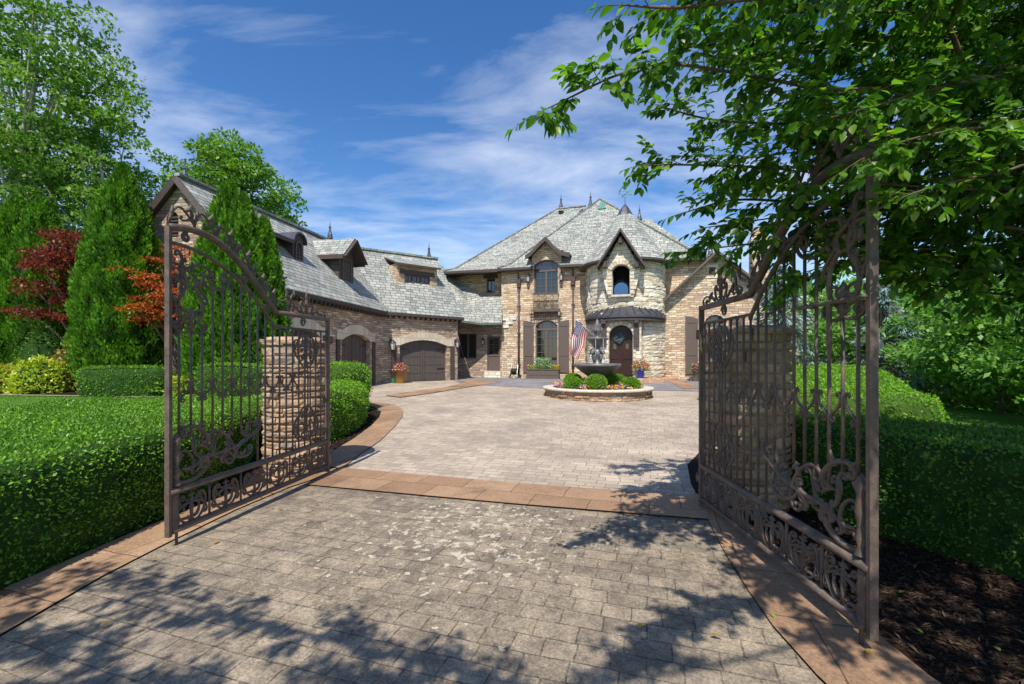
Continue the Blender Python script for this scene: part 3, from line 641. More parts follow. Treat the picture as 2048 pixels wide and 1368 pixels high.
# ---- main roofs: flared lofts
def loft(mb, eave, ridge, flare=.10, pin=(), cut=()):
    """eave and ridge: equal lists of points; a flatter skirt near the eave"""
    rows = []
    for t in (0, flare, .25, 1):
        zz = {0: 0, flare: flare*.55, .25: .215, 1: 1}[t]
        row = []
        for j, (a, b_) in enumerate(zip(eave, ridge)):
            if j in pin and t < 1: b_ = b_-FM.U*(b_-a).dot(FM.U)
            row.append(Vector((a.x+(b_.x-a.x)*t, a.y+(b_.y-a.y)*t, a.z+(b_.z-a.z)*zz)))
        rows.append(row)
    for i in range(3):
        for j in range(len(eave)-1):
            if j in cut and i < 2: continue
            q = [rows[i][j], rows[i][j+1], rows[i+1][j+1], rows[i+1][j]]
            if (q[2]-q[3]).length < 1e-4: q = q[:3]
            mb.face(q)
            if i == 0: mb.face([p-Vector((0, 0, .14)) for p in (rows[0][j], rows[0][j+1])]+[rows[0][j+1], rows[0][j]], 1)
    for j in range(len(eave)-1):
        if j in cut: continue
        s0 = [rows[0][j]-Vector((0, 0, .14)), rows[0][j+1]-Vector((0, 0, .14))]
        inn = [Vector((a.x+(b_.x-a.x)*.2, a.y+(b_.y-a.y)*.2, a.z-.05)) for a, b_ in ((eave[j], ridge[j]), (eave[j+1], ridge[j+1]))]
        mb.face([s0[0], s0[1], inn[1], inn[0]], 1)
    return rows
zr = 6.86; A = pt(1200, 398, 29.3)
L0 = FM.P(-.08, zr, .5); R0 = FM.P(11.45, zr-.02, .5); BL = FM.P(-.08, zr, -10); BR = FM.P(11.45, zr, -10)
ju0, ju1 = FM.hit(1063.5, 500, .12)[0], FM.hit(1122, 500, .12)[0]
mb = MB(); rows = loft(mb, [BL, L0, FM.P(ju0+.02, zr, .5), FM.P(ju1-.02, zr, .5), R0, BR], [A]*6, pin=(2, 3), cut=(2,)); B(mb, 'roof', TR)
TL = pt(885, 543.5, 27.1); TL.z = zr; RL = pt(1115, 418, 31.6); RR = RL+FM.U*2.0; TB = TL-FM.N*11
mb = MB(); rows2 = loft(mb, [TB, TL, FM.P(.25, zr, .45)], [RL, RL, RR]); B(mb, 'roof', TR)
mb = MB(); r1, r2 = pt(1262, 436, 33), pt(1300, 438, 32.5); mb.face([pt(1180, 520, 31), pt(1425, 524, 29), r2, r1]); mb.face([pt(1425, 524, 29), pt(1425, 524, 38), r2]); B(mb, 'roof', TR)
mb = MB()
for rw, j in ((rows, 1), (rows, 4), (rows2, 1)):
    for i in range(3): mb.beam(rw[i][j]+Vector((0, 0, .03)), rw[i+1][j]+Vector((0, 0, .03)), .16, .07)
mb.beam(RL+Vector((0, 0, .03)), RR+Vector((0, 0, .03)), .2, .08); B(mb, 'ridge_cap', [SLATE])
for a, b_ in ((TL-FM.N*.1, FM.P(ju0, zr, .40)), (FM.P(ju1, zr, .40), R0-FM.N*.1)): mb = MB(); mb.beam(a-Vector((0, 0, .11)), b_-Vector((0, 0, .11)), .1, .15); B(mb, 'fascia', [WOOD])
def finial(p, h=1.0):
    k = h; mb = MB(); mb.lathe([(.20*k, -.15*k), (.16*k, .1*k), (.10*k, .28*k), (.055*k, .56*k), (.09*k, .60*k), (.09*k, .64*k), (.035*k, .68*k), (.02*k, .9*k), (.001, 1.12*k)], p, 8, smooth=False)
    B(mb, 'finial', [METAL])
for px, py, d, h in ((1122, 416, 31.6, .95), (1181, 411, 31.8, .95), (1279, 436, 32.5, .9), (1421, 505, 28, .9), (858, 516, 25.5, .85), (660, 473, 22.5, .75), (369, 362, 14.6, .66)): finial(pt(px, py, d), h)
for px, py, d in ((1122, 428, 30.9), (1162, 420, 31.2)):
    mb = MB(); mb.lathe([(.15, -.25), (.15, .12), (.2, .13), (.2, .2), (.02, .24)], pt(px, py, d), 12); B(mb, 'roof_vent', [WOOD])
mb = MB(); c = pt(1200, 412, 28.7); mb.fbox(FM, *(lambda u: (u-.16, u+.16))(FM.hit(1200, 412, -2.2)[0]), c.z-.22, c.z+.15, -4.3, -3.55); mb.fbox(FM, *(lambda u: (u-.26, u+.26))(FM.hit(1200, 412, -2.2)[0]), c.z-.28, c.z-.2, -4.3, -3.45); B(mb, 'roof_vent', [COPPER])
# ---- turret
TC = (6.15, 24.2); TR_ = 2.03
aF = math.atan2(FM.N.y, FM.N.x)
FT = Fr((TC[0], TC[1]), U=(FM.U.x, FM.U.y)); FT.N = FM.N.copy()
nT = TR_+.16
wa, wb, wz0_, wz1_ = rect(FT, 1224, 530, 1259.5, 588.5, nT); da, db, dz0, dz1 = rect(FT, 1218, 650, 1265.5, 742, nT); 
mid = (wa+wb)/2; dm = (da+db)/2
hw = (wb-wa)/2+.34
mb = MB(); n_ = 72
zs = [GZ, dz1+.1, 4.2, wz0_-.12, wz1_+.1, 6.75]
for i in range(n_):
    a0_, a1_ = aF+2*math.pi*i/n_, aF+2*math.pi*(i+1)/n_; am = (a0_+a1_)/2-aF
    am = (am+math.pi) % (2*math.pi)-math.pi; ux = TR_*math.sin(am)*(1 if True else 1)
    for k in range(5):
        # front direction N, U = N rotated +90deg: local u grows with the angle
        if k == 0 and abs(am) < math.asin(.72/TR_) : continue
        if k == 3 and abs(am) < math.asin(.48/TR_): continue
        if k == 3 and -1.18 < am < -1.02: # narrow arched side light
            continue
        q = [(TC[0]+TR_*math.cos(a), TC[1]+TR_*math.sin(a), z) for z in (zs[k], zs[k+1]) for a in (a0_, a1_)]
        mb.face([q[0], q[1], q[3], q[2]], 0, [(a0_*TR_, zs[k]), (a1_*TR_, zs[k]), (a1_*TR_, zs[k+1]), (a0_*TR_, zs[k+1])], None, True)
B(mb, 'turret_wall', [CREAM_M])
def skipT(a, z):
    am = (a-aF+math.pi) % (2*math.pi)-math.pi
    if abs(am) > 1.95: return True
    if z < dz1+.62 and abs(am) < math.asin(.95/TR_): return True
    if z > zs[3]-.05 and abs(am) < math.asin(.70/TR_): return True
    if zs[3]-.1 < z < zs[4]+.05 and -1.24 < am < -.97: return True
    return False
mb = MB(); stones_round(mb, TC, TR_+.045, GZ, 6.55, (.15, .27), (.28, .75), .12, .02, skip=skipT, arc=(aF-2.0, aF+2.0), amp=2.); B(mb, 'turret_facing', [CREAM_R])
# added near-black lining paints the unlit room, so that openings read deep
mb = MB(); mb.lathe([(TR_-.28, GZ), (TR_-.28, 6.6)], (*TC, 0), 40); B(mb, 'turret_black_lining', [DARKIN])
mb = MB(); pk = FT.hit(1241, 470, nT)[1]; sh = FT.hit(1200, 537, nT)[1]; zb_ = wz0_-.12
out = [(mid-.62, zb_), (mid+.62, zb_), (mid+.80, sh-.75), (mid+.92, sh-.1), (mid, pk), (mid-.92, sh-.1), (mid-.80, sh-.75)]
hole = arch(wa, wb, wz0_, wz1_, .28); mb.wall(FT, out, [hole], nT, .34)
for a, b_ in zip(out, out[1:]+[out[0]]): mb.face([FT.P(*a, nT), FT.P(*b_, nT), FT.P(*b_, nT-1.2), FT.P(*a, nT-1.2)])
outd = [(dm-.98, GZ), (dm+.98, GZ), (dm+.98, dz1+.62), (dm-.98, dz1+.62)]; mb.wall(FT, outd, [arch(da, db, .60, dz1, .62)], nT, .35)
for a, b_ in zip(outd, outd[1:]+[outd[0]]): mb.face([FT.P(*a, nT), FT.P(*b_, nT), FT.P(*b_, nT-.9), FT.P(*a, nT-.9)])
B(mb, 'turret_gable', [CREAM])
# rock-faced surrounds: individual stones
def surround(pts, w0, n, name):
    mb = MB(); 
    for i, (p, q, cc) in enumerate(pts):
        pass
def voussoirs(fr, u0, u1, z0, z1, rise, n, wd=.28, jamb=True):
    mb = MB(); a = arch(u0, u1, z0, z1, rise, 9)[2:]; cu = (u0+u1)/2; w_ = (u1-u0)/2; rs = min(rise, w_); rad = (w_*w_+rs*rs)/(2*rs); cz = z1-rad
    for i in range(len(a)-1):
        p, q = Vector((*a[i], 0)), Vector((*a[i+1], 0)); c = Vector((cu, cz, 0)); ww = wd*random.uniform(.85, 1.15)
        po, qo = p+(p-c).normalized()*ww, q+(q-c).normalized()*ww; h = n+random.uniform(.03, .09)
        m_ = (p+q+po+qo)/4; ins = lambda v, k=.93: m_+(v-m_)*k
        mb.hexa([fr.P(v.x, v.y, n-.05) for v in (p, q, qo, po)]+[fr.P(ins(v, .8).x, ins(v, .8).y, h) for v in (p, q, qo, po)])
    if jamb:
        z = z0
        while z < z1-rs-.05:
            hh = min(random.uniform(.16, .26), z1-rs-z)
            for s, u in ((-1, u0), (1, u1)):
                ww = wd*random.uniform(.7, 1.25); h = n+random.uniform(.03, .09); a_, b_ = sorted((u, u+s*ww))
                mb.hexa([fr.P(x, y, n-.05) for x, y in ((a_, z), (b_, z), (b_, z+hh), (a_, z+hh))]+[fr.P(x, y, h) for x, y in ((a_+.03, z+.02), (b_-.03, z+.02), (b_-.03, z+hh-.02), (a_+.03, z+hh-.02))])
            z += hh
    return mb
B(voussoirs(FT, wa, wb, wz0_, wz1_, .28, nT), 'window_surround', [CREAM_R]); B(voussoirs(FT, da, db, .6, dz1, .62, nT, .24), 'door_surround', [CREAM_R])
mb = MB(); mb.fbox(FT, wa-.05, wb+.05, wz0_-.10, wz0_, nT-.3, nT+.07); B(mb, 'window_sill', [CAPST])

# side light
ms = -1.10; FS = Fr((TC[0]+TR_*math.cos(aF+ms), TC[1]+TR_*math.sin(aF+ms)), U=(-math.sin(aF+ms), math.cos(aF+ms))); FS.N = Vector((math.cos(aF+ms), math.sin(aF+ms), 0))
mb = MB(); mb.wall(FS, [(-.24, zs[3]-.02), (.24, zs[3]-.02), (.24, zs[4]+.02), (-.24, zs[4]+.02)], [arch(-.13, .13, zs[3]+.15, zs[4]-.12, .12)], .012, .25); B(mb, 'side_light', [CREAM])
# bell-cast cone roof
prof = [(2.46, 6.56), (2.34, 6.66), (2.12, 6.92), (1.80, 7.33), (1.52, 7.74), (1.25, 8.12), (.98, 8.52), (.74, 8.90), (.52, 9.18), (.36, 9.42)]
mb = MB(); NS = 84; pr = [(2.0, 6.42), (2.46, 6.46)]+[prof[0]]
pr += [(float(np.interp(t, range(len(prof)), [q[0] for q in prof])), float(np.interp(t, range(len(prof)), [q[1] for q in prof]))) for t in np.arange(.25, len(prof)-1+.01, .25)]
bo = nT+.42; ft_l = FT.hit(1193.5, 531, bo); ft_r = FT.hit(1290, 528, bo); fp = FT.hit(1240.8, 455, bo); slope_ = (fp[1]-(ft_l[1]+ft_r[1])/2)/((ft_r[0]-ft_l[0])/2); L_ = 0
for i in range(len(pr)-1):
    (r0_, z0_), (r1_, z1_) = pr[i], pr[i+1]; dl = math.hypot(r1_-r0_, z1_-z0_)
    for j in range(NS):
        a0_, a1_ = aF+2*math.pi*j/NS, aF+2*math.pi*(j+1)/NS; am = ((a0_+a1_)/2-aF+math.pi) % (2*math.pi)-math.pi; ux = (r0_+r1_)/2*math.sin(am)
        if math.cos(am) > .3 and (z0_+z1_)/2 < fp[1]-abs(ux-fp[0])*slope_-.22: continue
        q = [(TC[0]+r*math.cos(a), TC[1]+r*math.sin(a), z) for r, z, a in ((r0_, z0_, a0_), (r0_, z0_, a1_), (r1_, z1_, a1_), (r1_, z1_, a0_))]
        mb.face(q, 1 if i < 2 else 0, [(a0_*1.6, L_), (a1_*1.6, L_), (a1_*1.6, L_+dl), (a0_*1.6, L_+dl)], None, True)
    L_ += dl
B(mb, 'turret_roof', TR)
mb = MB(); mb.lathe([(.45, 9.33), (.40, 9.42), (.22, 9.72), (.02, 9.98)], (*TC, 0), 8, smooth=False); B(mb, 'turret_cap', [METAL])
# gable roof piece on the turret
bo = nT+.42; k = 1.0
ft_l = FT.hit(1193.5, 531, bo); ft_r = FT.hit(1290, 528, bo); fp = FT.hit(1240.8, 455, bo)
mb = MB(); mb.slab([FT.P(*ft_l, bo), FT.P(*fp, bo), FT.P(fp[0], fp[1], .55), FT.P(ft_l[0], ft_l[1], .9)][::-1], .1); mb.slab([FT.P(*ft_r, bo), FT.P(*fp, bo), FT.P(fp[0], fp[1], .55), FT.P(ft_r[0], ft_r[1], .9)], .1); B(mb, 'turret_gable_roof', TR)
mb = MB()
for e in (ft_l, ft_r): mb.beam(FT.P(e[0], e[1]-.1, bo+.02), FT.P(fp[0], fp[1]-.13, bo+.02), .09, .26, up=FT.N)
B(mb, 'bargeboard', [WOOD])
for u, z in ((ft_l[0]+.38, ft_l[1]+.18), (ft_r[0]-.38, ft_r[1]+.18), (fp[0], fp[1]-.45)):
    mb = MB(); mb.fbox(FT, u-.09, u+.09, z-.28, z+.02, nT-.1, bo-.03); B(mb, 'bracket', [WOOD])
# skirt canopy
SC = (TC[0]+FM.N.x*.55, TC[1]+FM.N.y*.55)
mb = MB(); NN = 32; top, bot = [], []
mb.lathe([(2.10, 3.60), (2.10, 3.72), (1.80, 3.92), (1.50, 4.18)], (*SC, 0), NN, 0, smooth=False)
for j in range(NN):
    a = 2*math.pi*j/NN; mb.beam((SC[0]+2.11*math.cos(a), SC[1]+2.11*math.sin(a), 3.745), (SC[0]+1.5*math.cos(a), SC[1]+1.5*math.sin(a), 4.21), .03, .05)
mb.lathe([(1.55, 3.56), (2.05, 3.58), (2.05, 3.45), (1.98, 3.43)], (*SC, 0), NN, 1, smooth=False); mb.lathe([(1.2, 3.50), (2.1, 3.60)], (*SC, 0), NN, 1)
B(mb, 'canopy', [METAL, WOOD])
for px in (1207.5, 1273):
    u = FT.hit(px, 660, nT+.12)[0]; mb = MB(); mb.fbox(FT, u-.14, u+.14, FT.hit(px, 693, nT+.12)[1], 3.55, nT-.15, nT+.16); mb.fbox(FT, u-.10, u+.10, 3.30, 3.46, nT+.1, nT+.32); B(mb, 'canopy_bracket', [WOOD])
# front door
mb = MB(); n = nT-.28; mb.plate(FT, arch(da+.01, db-.01, .6, dz1-.01, .62), n-.08, n); mb.fbox(FT, dm-.012, dm+.012, .62, dz1-.05, n, n+.02)
for s in (-1, 1):
    for z in (.75, 1.55): mb.fbox(FT, dm+s*.37-.24, dm+s*.37+.24, z, z+.68, n, n+.025)
    for k in range(3): mb.fbox(FT, dm+s*.37-.22+k*.15, dm+s*.37-.1+k*.15, 2.75, 3.0, n, n+.02)
fd = B(mb, 'front_door', [DOORW])
PALE = m_plain('leaded_glass', (.10, .09, .06), .3, .5)
for s in (-1, 1):
    mb = MB(); mb.fbox(FT, dm+s*.30-.07, dm+s*.30+.07, 2.05, 2.32, n+.0255, n+.035); mb.build('door_light', PALE, fd)
mb = MB(); mb.lathe([(.03, 0), (.035, .02), (.03, .04)], FT.P(dm+.08, 1.5, n+.03), 8); mb.build('handle', BLACK, fd)
mb = MB(); nn = 40
st = FT; q = []
for i in range(nn+1):
    a = aF-1.75+3.5*i/nn; q.append((a,))
mb.lathe([(2.0, .62), (2.62, .62), (2.68, .60), (2.66, .3)], (TC[0]+FM.N.x*.35, TC[1]+FM.N.y*.35, 0), 44, a0=aF-1.65, a1=aF+1.65); B(mb, 'entry_step', [m_masonry('step_brick', [(.36, .2, .13), (.43, .26, .17), (.3, .17, .11)], (.3, .24, .18), .12, .25, .008, .01)])
# ---- right gabled wing
RN = .7; lf = FM.hit(1314, 612, RN); pk_ = FM.hit(1432, 503, RN); rf = (pk_[0]+(pk_[0]-lf[0])*.98, lf[1]+.1)
s0, s1, sz0, sz1 = rect(FM, 1370.5, 632, 1396, 748, RN); w0, w1, w2, w3 = rect(FM, 1410, 630, 1450, 735, RN); v0, v1, v2_, v3 = rect(FM, 1418, 535, 1431, 551, RN)
re = rf[0]-.1; lu = FM.hit(1320, 700, RN)[0]
mb = MB(); mb.wall(FM, [(lu, GZ), (re, GZ), (re, rf[1]), pk_, (lu, lf[1]+.1)], [arch(w0, w1, .75, w3, .3), [(v0, v2_), (v1, v2_), (v1, v3), (v0, v3)]], RN, .24)
mb.face([FM.P(re, GZ, RN), FM.P(re, rf[1], RN), FM.P(re, rf[1], -8), FM.P(re, GZ, -8)]); mb.face([FM.P(lu, GZ, RN), FM.P(lu, lf[1], RN), FM.P(lu, lf[1], -.1), FM.P(lu, GZ, -.1)]); B(mb, 'wall', [STONE])
window(FM, w0, w1, .75, w3, .3, RN-.1, mans, 4, 4, .07, transom=w3-.5, split=True, panel=.6, name='french_door')
mb = MB(); mb.fbox(FM, v0, v1, v2_, v3, RN-.15, RN-.1)
for i in range(5): mb.fbox(FM, v0, v1, v2_+.04+i*.08, v2_+.08+i*.08, RN-.1, RN-.02)
B(mb, 'gable_vent', [WOOD2])
mb = MB(); mb.fbox(FM, v0-.15, v1+.15, v3, v3+.18, RN-.05, RN+.03); B(mb, 'vent_trim', [CREAM]); mb = MB(); mb.fbox(FM, v0-.15, v1+.15, v2_-.12, v2_, RN-.05, RN+.03); B(mb, 'vent_trim', [CREAM])
mb = MB(); ro = RN+.35
mb.slab([FM.P(*lf, ro), FM.P(*pk_, ro), FM.P(pk_[0], pk_[1], -5), FM.P(lf[0], lf[1], -1)][::-1], .12); mb.slab([FM.P(*rf, ro), FM.P(*pk_, ro), FM.P(pk_[0], pk_[1], -5), FM.P(rf[0], rf[1], -5)], .12); B(mb, 'roof', TR)
mb = MB(); mb.beam(FM.P(lf[0]-.05, lf[1]-.12, ro+.03), FM.P(pk_[0], pk_[1]-.08, ro+.03), .1, .28, up=FM.N); mb.beam(FM.P(rf[0]+.05, rf[1]-.12, ro+.03), FM.P(pk_[0], pk_[1]-.08, ro+.03), .1, .28, up=FM.N); B(mb, 'bargeboard', [WOOD2])
# wall beyond: chimney and lower extension
mb = MB(); c = pt(1518, 500, 25.5); mb.box((c.x, c.y, 4.3), (.86, .9, 7.8), -.28); mb.box((c.x, c.y, 8.3), (1.02, 1.06, .2), -.28); mb.box((c.x, c.y, 8.72), (.7, .72, .62), -.28); B(mb, 'chimney', [STONE])
mb = MB(); mb.wall(FM, [(re, GZ-.5), (re+3.3, GZ-.8), (re+3.3, 3.2), (re, 3.2)], [], -1.2); B(mb, 'wall', [STONE])
mb = MB(); mb.slab([FM.P(re, 3.1, -.7), FM.P(re+3.6, 3.1, -.7), FM.P(re+3.6, 5.2, -4), FM.P(re, 5.2, -4)], .12); B(mb, 'roof', TR)
# ---- shutters
def shutter(fr, x0, x1, ya, yb, n, left=True):
    u0, u1, z0, z1 = rect(fr, x0, ya, x1, yb, n+.05); mb = MB()
    hi, lo = z1, z1-.14; zl, zr_ = (hi, lo) if not left else (hi, lo)
    top = [(u0, hi), (u0+(u1-u0)*.4, hi-.03), (u0+(u1-u0)*.75, hi-.09), (u1, hi-.17)] if left else [(u0, hi-.17), (u0+(u1-u0)*.25, hi-.09), (u0+(u1-u0)*.6, hi-.03), (u1, hi)]
    mb.plate(fr, [(u0, z0), (u1, z0)]+top[::-1], n+.01, n+.05)
    for a, b_ in ((u0, u0+.08), (u1-.08, u1)): mb.fbox(fr, a, b_, z0, z1-.19, n+.05, n+.075)
    for z in (z0, z0+.95, z1-.36): mb.fbox(fr, u0+.08, u1-.08, z, z+.12, n+.05, n+.072)
    for i in range(1, 5): u = u0+.08+(u1-u0-.16)*i/5; mb.fbox(fr, u-.006, u+.006, z0+.12, z1-.3, n+.05, n+.058)
    return B(mb, 'shutter', [WOOD2])
shutter(FM, 1046.5, 1067, 641, 745, 0, True); shutter(FM, 1116.5, 1138, 640, 745, 0, False)
shutter(FM, 1371, 1396, 632, 748, RN, True); shutter(FM, 1458, 1484, 632, 748, RN, False)
# ---- downspouts
for px in (1037.5, 1146):
    u = FM.hit(px, 600, .1)[0]; mb = MB(); mb.tube([FM.P(u, .38, .1), FM.P(u, 5.75, .1)], .055, 10)
    mb.fbox(FM, u-.13, u+.13, 5.95, 6.22, .02, .22); mb.fbox(FM, u-.09, u+.09, 5.75, 5.95, .03, .2); mb.tube([FM.P(u, 6.2, .12), FM.P(u, 6.45, .15), FM.P(u, 6.75, .4)], .05, 8)
    for z in (1.2, 3.0, 4.6): mb.fbox(FM, u-.09, u+.09, z, z+.06, 0, .16)
    B(mb, 'downspout', [m_plain('aged_copper_pipe', (.085, .05, .05), .5, .4)])
# ---- main dormer with swooping eave
dd = thing('dormer', (0, 0, 0), None, None); dd.parent = mans; dd.location = -mans.location
def D(mb, name, mats): return mb.build(name, mats, dd)
ju0, ju1 = FM.hit(1063.5, 500, .12)[0], FM.hit(1122, 500, .12)[0]; cu = (ju0+ju1)/2; dz = FM.hit(1090, 481, .12)[1]
mb = MB(); o_ = [(ju0, 6.1), (W_UP[0]-.02, 6.1), (W_UP[0]-.02, W_UP[3]-.22)]
aa = arch(W_UP[0], W_UP[1], 5, W_UP[3], .28)[2:]
outl = [(ju0, 6.3), (W_UP[0], 6.3)]+aa[::-1]+[(W_UP[1], 6.3), (ju1, 6.3), (ju1, dz-.85), (cu, dz), (ju0, dz-.85)]
mb.plate(FM, outl, -.25, .05)
mb.face([FM.P(ju0, 6.3, .04), FM.P(ju0, dz-.7, .04), FM.P(ju0, dz-.7, -2.5), FM.P(ju0, 6, -2.5)]); mb.face([FM.P(ju1, 6.3, .04), FM.P(ju1, dz-.7, .04), FM.P(ju1, dz-.7, -2.5), FM.P(ju1, 6, -2.5)])
D(mb, 'dormer_wall', [STONE])
sw = [(FM.hit(x, y, .55)) for x, y in ((1050, 510), (1061, 503), (1072, 491), (1081, 481), (1090.5, 472.5), (1099, 481), (1108, 491), (1121, 501), (1139, 505))]
mb = MB()
for a, b_ in zip(sw, sw[1:]): mb.slab([FM.P(*a, .55), FM.P(*b_, .55), FM.P(b_[0], b_[1], -2.6), FM.P(a[0], a[1], -2.6)], .07)
D(mb, 'dormer_roof', TR)
mb = MB()
for a, b_ in zip(sw, sw[1:]): mb.hexa([FM.P(p[0], p[1]-dz_, n_2) for n_2 in (.5, .57) for p, dz_ in ((a, .26), (b_, .26), (b_, .02), (a, .02))])
D(mb, 'dormer_bargeboard', [WOOD])
# balconet and trellis
bu0, bu1, bz0, bz1 = rect(FM, 1066, 587, 1115.5, 619, .3)
mb = MB(); rr_ = .014
for z in (bz0, bz1): mb.fbox(FM, bu0, bu1, z-.02, z+.02, .28, .32); mb.fbox(FM, bu0-.01, bu0+.03, z-.02, z+.02, 0, .3); mb.fbox(FM, bu1-.03, bu1+.01, z-.02, z+.02, 0, .3)
for i in range(19):
    u = bu0+(bu1-bu0)*i/18; mb.tube([FM.P(u, bz0, .3), FM.P(u, bz0+.3, .36 if 0 < i < 18 else .3), FM.P(u, bz0+.6, .32), FM.P(u, bz1, .3)], rr_, 5)
for i in (4, 9, 14):
    u = bu0+(bu1-bu0)*i/18
    for s in (-1, 1): mb.tube([FM.P(u+s*.02, bz0+.2, .37), FM.P(u+s*.1, bz0+.35, .38), FM.P(u+s*.02, bz0+.55, .36), FM.P(u+s*.1, bz0+.75, .34), FM.P(u, bz0+.88, .33)], .014, 5)
mb.fbox(FM, bu0-.02, bu1+.02, bz0-.1, bz0-.03, 0, .34); B(mb, 'balcony', [IRON])
tu0, tu1, tz0, tz1 = rect(FM, 1063, 621, 1120, 637, .12); mb = MB()
for i in range(13): u = tu0+(tu1-tu0)*i/12; mb.fbox(FM, u-.014, u+.014, tz0, tz1+.06, .10, .14)
for i in range(4): z = tz0+(tz1-tz0)*i/3; mb.fbox(FM, tu0-.12, tu1+.12, z-.012, z+.012, .141, .17)
B(mb, 'trellis', [IRON])
mb = MB(); [mb.box(FM.P(u, z, .02), (.42, .1, .22), -.283, 0) for u, z in ((.28, 3.95), (.72, 3.98), (.5, 3.72), (.25, 3.5))]; B(mb, 'quoin', [CREAM])
# ---- garage dormers
def dorm(fr, px, gy0, wpx, name='dormer'):
    o = thing(name, (0, 0, 0), None, None); o.parent = mans; o.location = -mans.location; return o
# A: big gabled siding dormer on the long wing; faces the court
o = dorm(F1, 0, 0, 0); fn = -.75
FA = Fr((0, 0), U=(F1.U.x, F1.U.y)); FA.o = F1.o.copy(); FA.N = F1.N.copy()
wA = FA.hit(683.5, 516, fn); wB = FA.hit(701, 566, fn); apz = FA.hit(701, 472, fn+.4); rgt = FA.hit(719, 521, fn+.4)
mu = (wA[0]+wB[0])/2; ew = max(.9, min(1.5, rgt[0]-mu)); a0_, b0_ = mu-ew+.32, mu+ew-.32; lo_ = rgt[1]; hi_ = apz[1]; wz1 = min(FA.hit(692, 516, fn)[1], lo_+.05); wz0 = FA.hit(692, 566, fn)[1]
mb = MB(); mb.wall(FA, [(a0_, wz0-.35), (b0_, wz0-.35), (b0_, lo_+.2), (mu, hi_-.15), (a0_, lo_+.2)], [], fn)
nz = int((lo_-wz0+.5)/.2)
for i in range(nz): z = wz0-.3+i*.2; mb.fbox(FA, a0_-.02, a0_+.0, z, z+.18, fn-2.6, fn); mb.fbox(FA, b0_, b0_+.02, z, z+.18, fn-2.6, fn); mb.fbox(FA, a0_, b0_, z, z+.18, fn, fn+.015)
for s, u in ((-1, a0_), (1, b0_)): mb.face([FA.P(u, wz0-.6, fn), FA.P(u, lo_+.2, fn), FA.P(u, lo_+.2, fn-2.9), FA.P(u, wz0-.6, fn-2.9)])
mb.build('dormer_siding', SIDING, o)
window(FA, mu-.38, mu+.38, wz0, wz1, 0, fn+.05, o, 1, 1, .07, name='dormer_window')
mb = MB()
for s in (-1, 1): mb.slab([FA.P(mu+s*ew, lo_, fn+.42), FA.P(mu, hi_, fn+.42), FA.P(mu, hi_, fn-3.2), FA.P(mu+s*ew, lo_, fn-3.2)], .08)
mb.build('dormer_roof', TR, o); mb = MB()
for s in (-1, 1): mb.beam(FA.P(mu+s*ew, lo_-.10, fn+.44), FA.P(mu, hi_-.11, fn+.44), .06, .20, up=FA.N); mb.beam(FA.P(mu+s*ew, lo_-.1, fn+.4), FA.P(mu+s*ew, lo_-.1, fn-2.4), .06, .18)
mb.build('dormer_bargeboard', WOOD, o)
# B: narrow arched dormer with a low shed dormer beside it
o = dorm(F1, 0, 0, 0); fn = -1.0; q0, q1 = FA.hit(585.5, 500, fn)[0], FA.hit(607, 500, fn)[0]; mu = (q0+q1)/2; hw_ = min(.55, (q1-q0)/2); zt_, zb_ = FA.hit(598, 465, fn)[1], FA.hit(598, 530, fn)[1]
mb = MB(); mb.plate(FA, arch(mu-hw_, mu+hw_, zb_-.1, zt_-.08, .3), fn-2.2, fn); mb.build('dormer_siding', SIDING, o)
window(FA, mu-hw_*.68, mu+hw_*.68, zb_+.12, zt_-.35, .28, fn+.06, o, 2, 3, .05, name='dormer_window')
mb = MB(); ob = arch(mu-hw_-.07, mu+hw_+.07, zt_-.55, zt_, .34)[2:]; mb.plate(FA, ob+[(q[0], q[1]-.07) for q in ob[::-1]], fn-2.2, fn+.12); mb.build('dormer_roof', [METAL], o)
o = dorm(F1, 0, 0, 0); zs_ = FA.hit(565, 473, fn)[1]
mb = MB(); mb.fbox(FA, mu-2.6, mu-hw_-.02, zb_+.1, zs_, fn-2.4, fn-.45); mb.build('dormer_cheek', SIDING, o)
mb = MB(); mb.slab([FA.P(mu-3.0, zs_, fn+.1), FA.P(mu-hw_-.05, zs_, fn+.1), FA.P(mu-hw_-.05, zs_+.75, fn-1.9), FA.P(mu-3.0, zs_+.75, fn-1.9)], .14); mb.build('shed_roof', TR, o)
mb = MB(); mb.fbox(FA, mu-2.3, mu-1.2, zb_+.35, zs_-.2, fn-.45, fn-.42); mb.build('dormer_window', GLASS, o)
# C: stone shed dormer with triple window
o = dorm(F2, 0, 0, 0); fn = -1.0
c0, c1 = F2.hit(793, 580, fn)[0], F2.hit(874, 580, fn)[0]; cb_, ct_ = F2.hit(830, 589, fn)[1], F2.hit(830, 531, fn)[1]
p0, p1, p2, p3 = rect(F2, 809, 548, 860, 588, fn)
mb = MB(); mb.wall(F2, [(c0, cb_-.2), (c1, cb_-.2), (c1, ct_), (c0, ct_)], [[(p0, p2), (p1, p2), (p1, p3), (p0, p3)]], fn, .14)
for u in (c0, c1): mb.face([F2.P(u, cb_-.4, fn), F2.P(u, ct_, fn), F2.P(u, ct_, fn-2.2), F2.P(u, cb_-.4, fn-2.2)])
mb.build('dormer_wall', STONE, o); mb = MB(); mb.fbox(F2, p0-.25, p1+.25, p3, p3+.24, fn-.05, fn+.05); mb.fbox(F2, p0-.15, p1+.15, p2-.07, p2, fn-.05, fn+.07); mb.build('lintel', WOOD, o)
ww_ = (p1-p0)/3
for i in range(3): window(F2, p0+i*ww_, p0+(i+1)*ww_, p2, p3, 0, fn-.04, o, 2, 3, .055, .014, name='dormer_window')
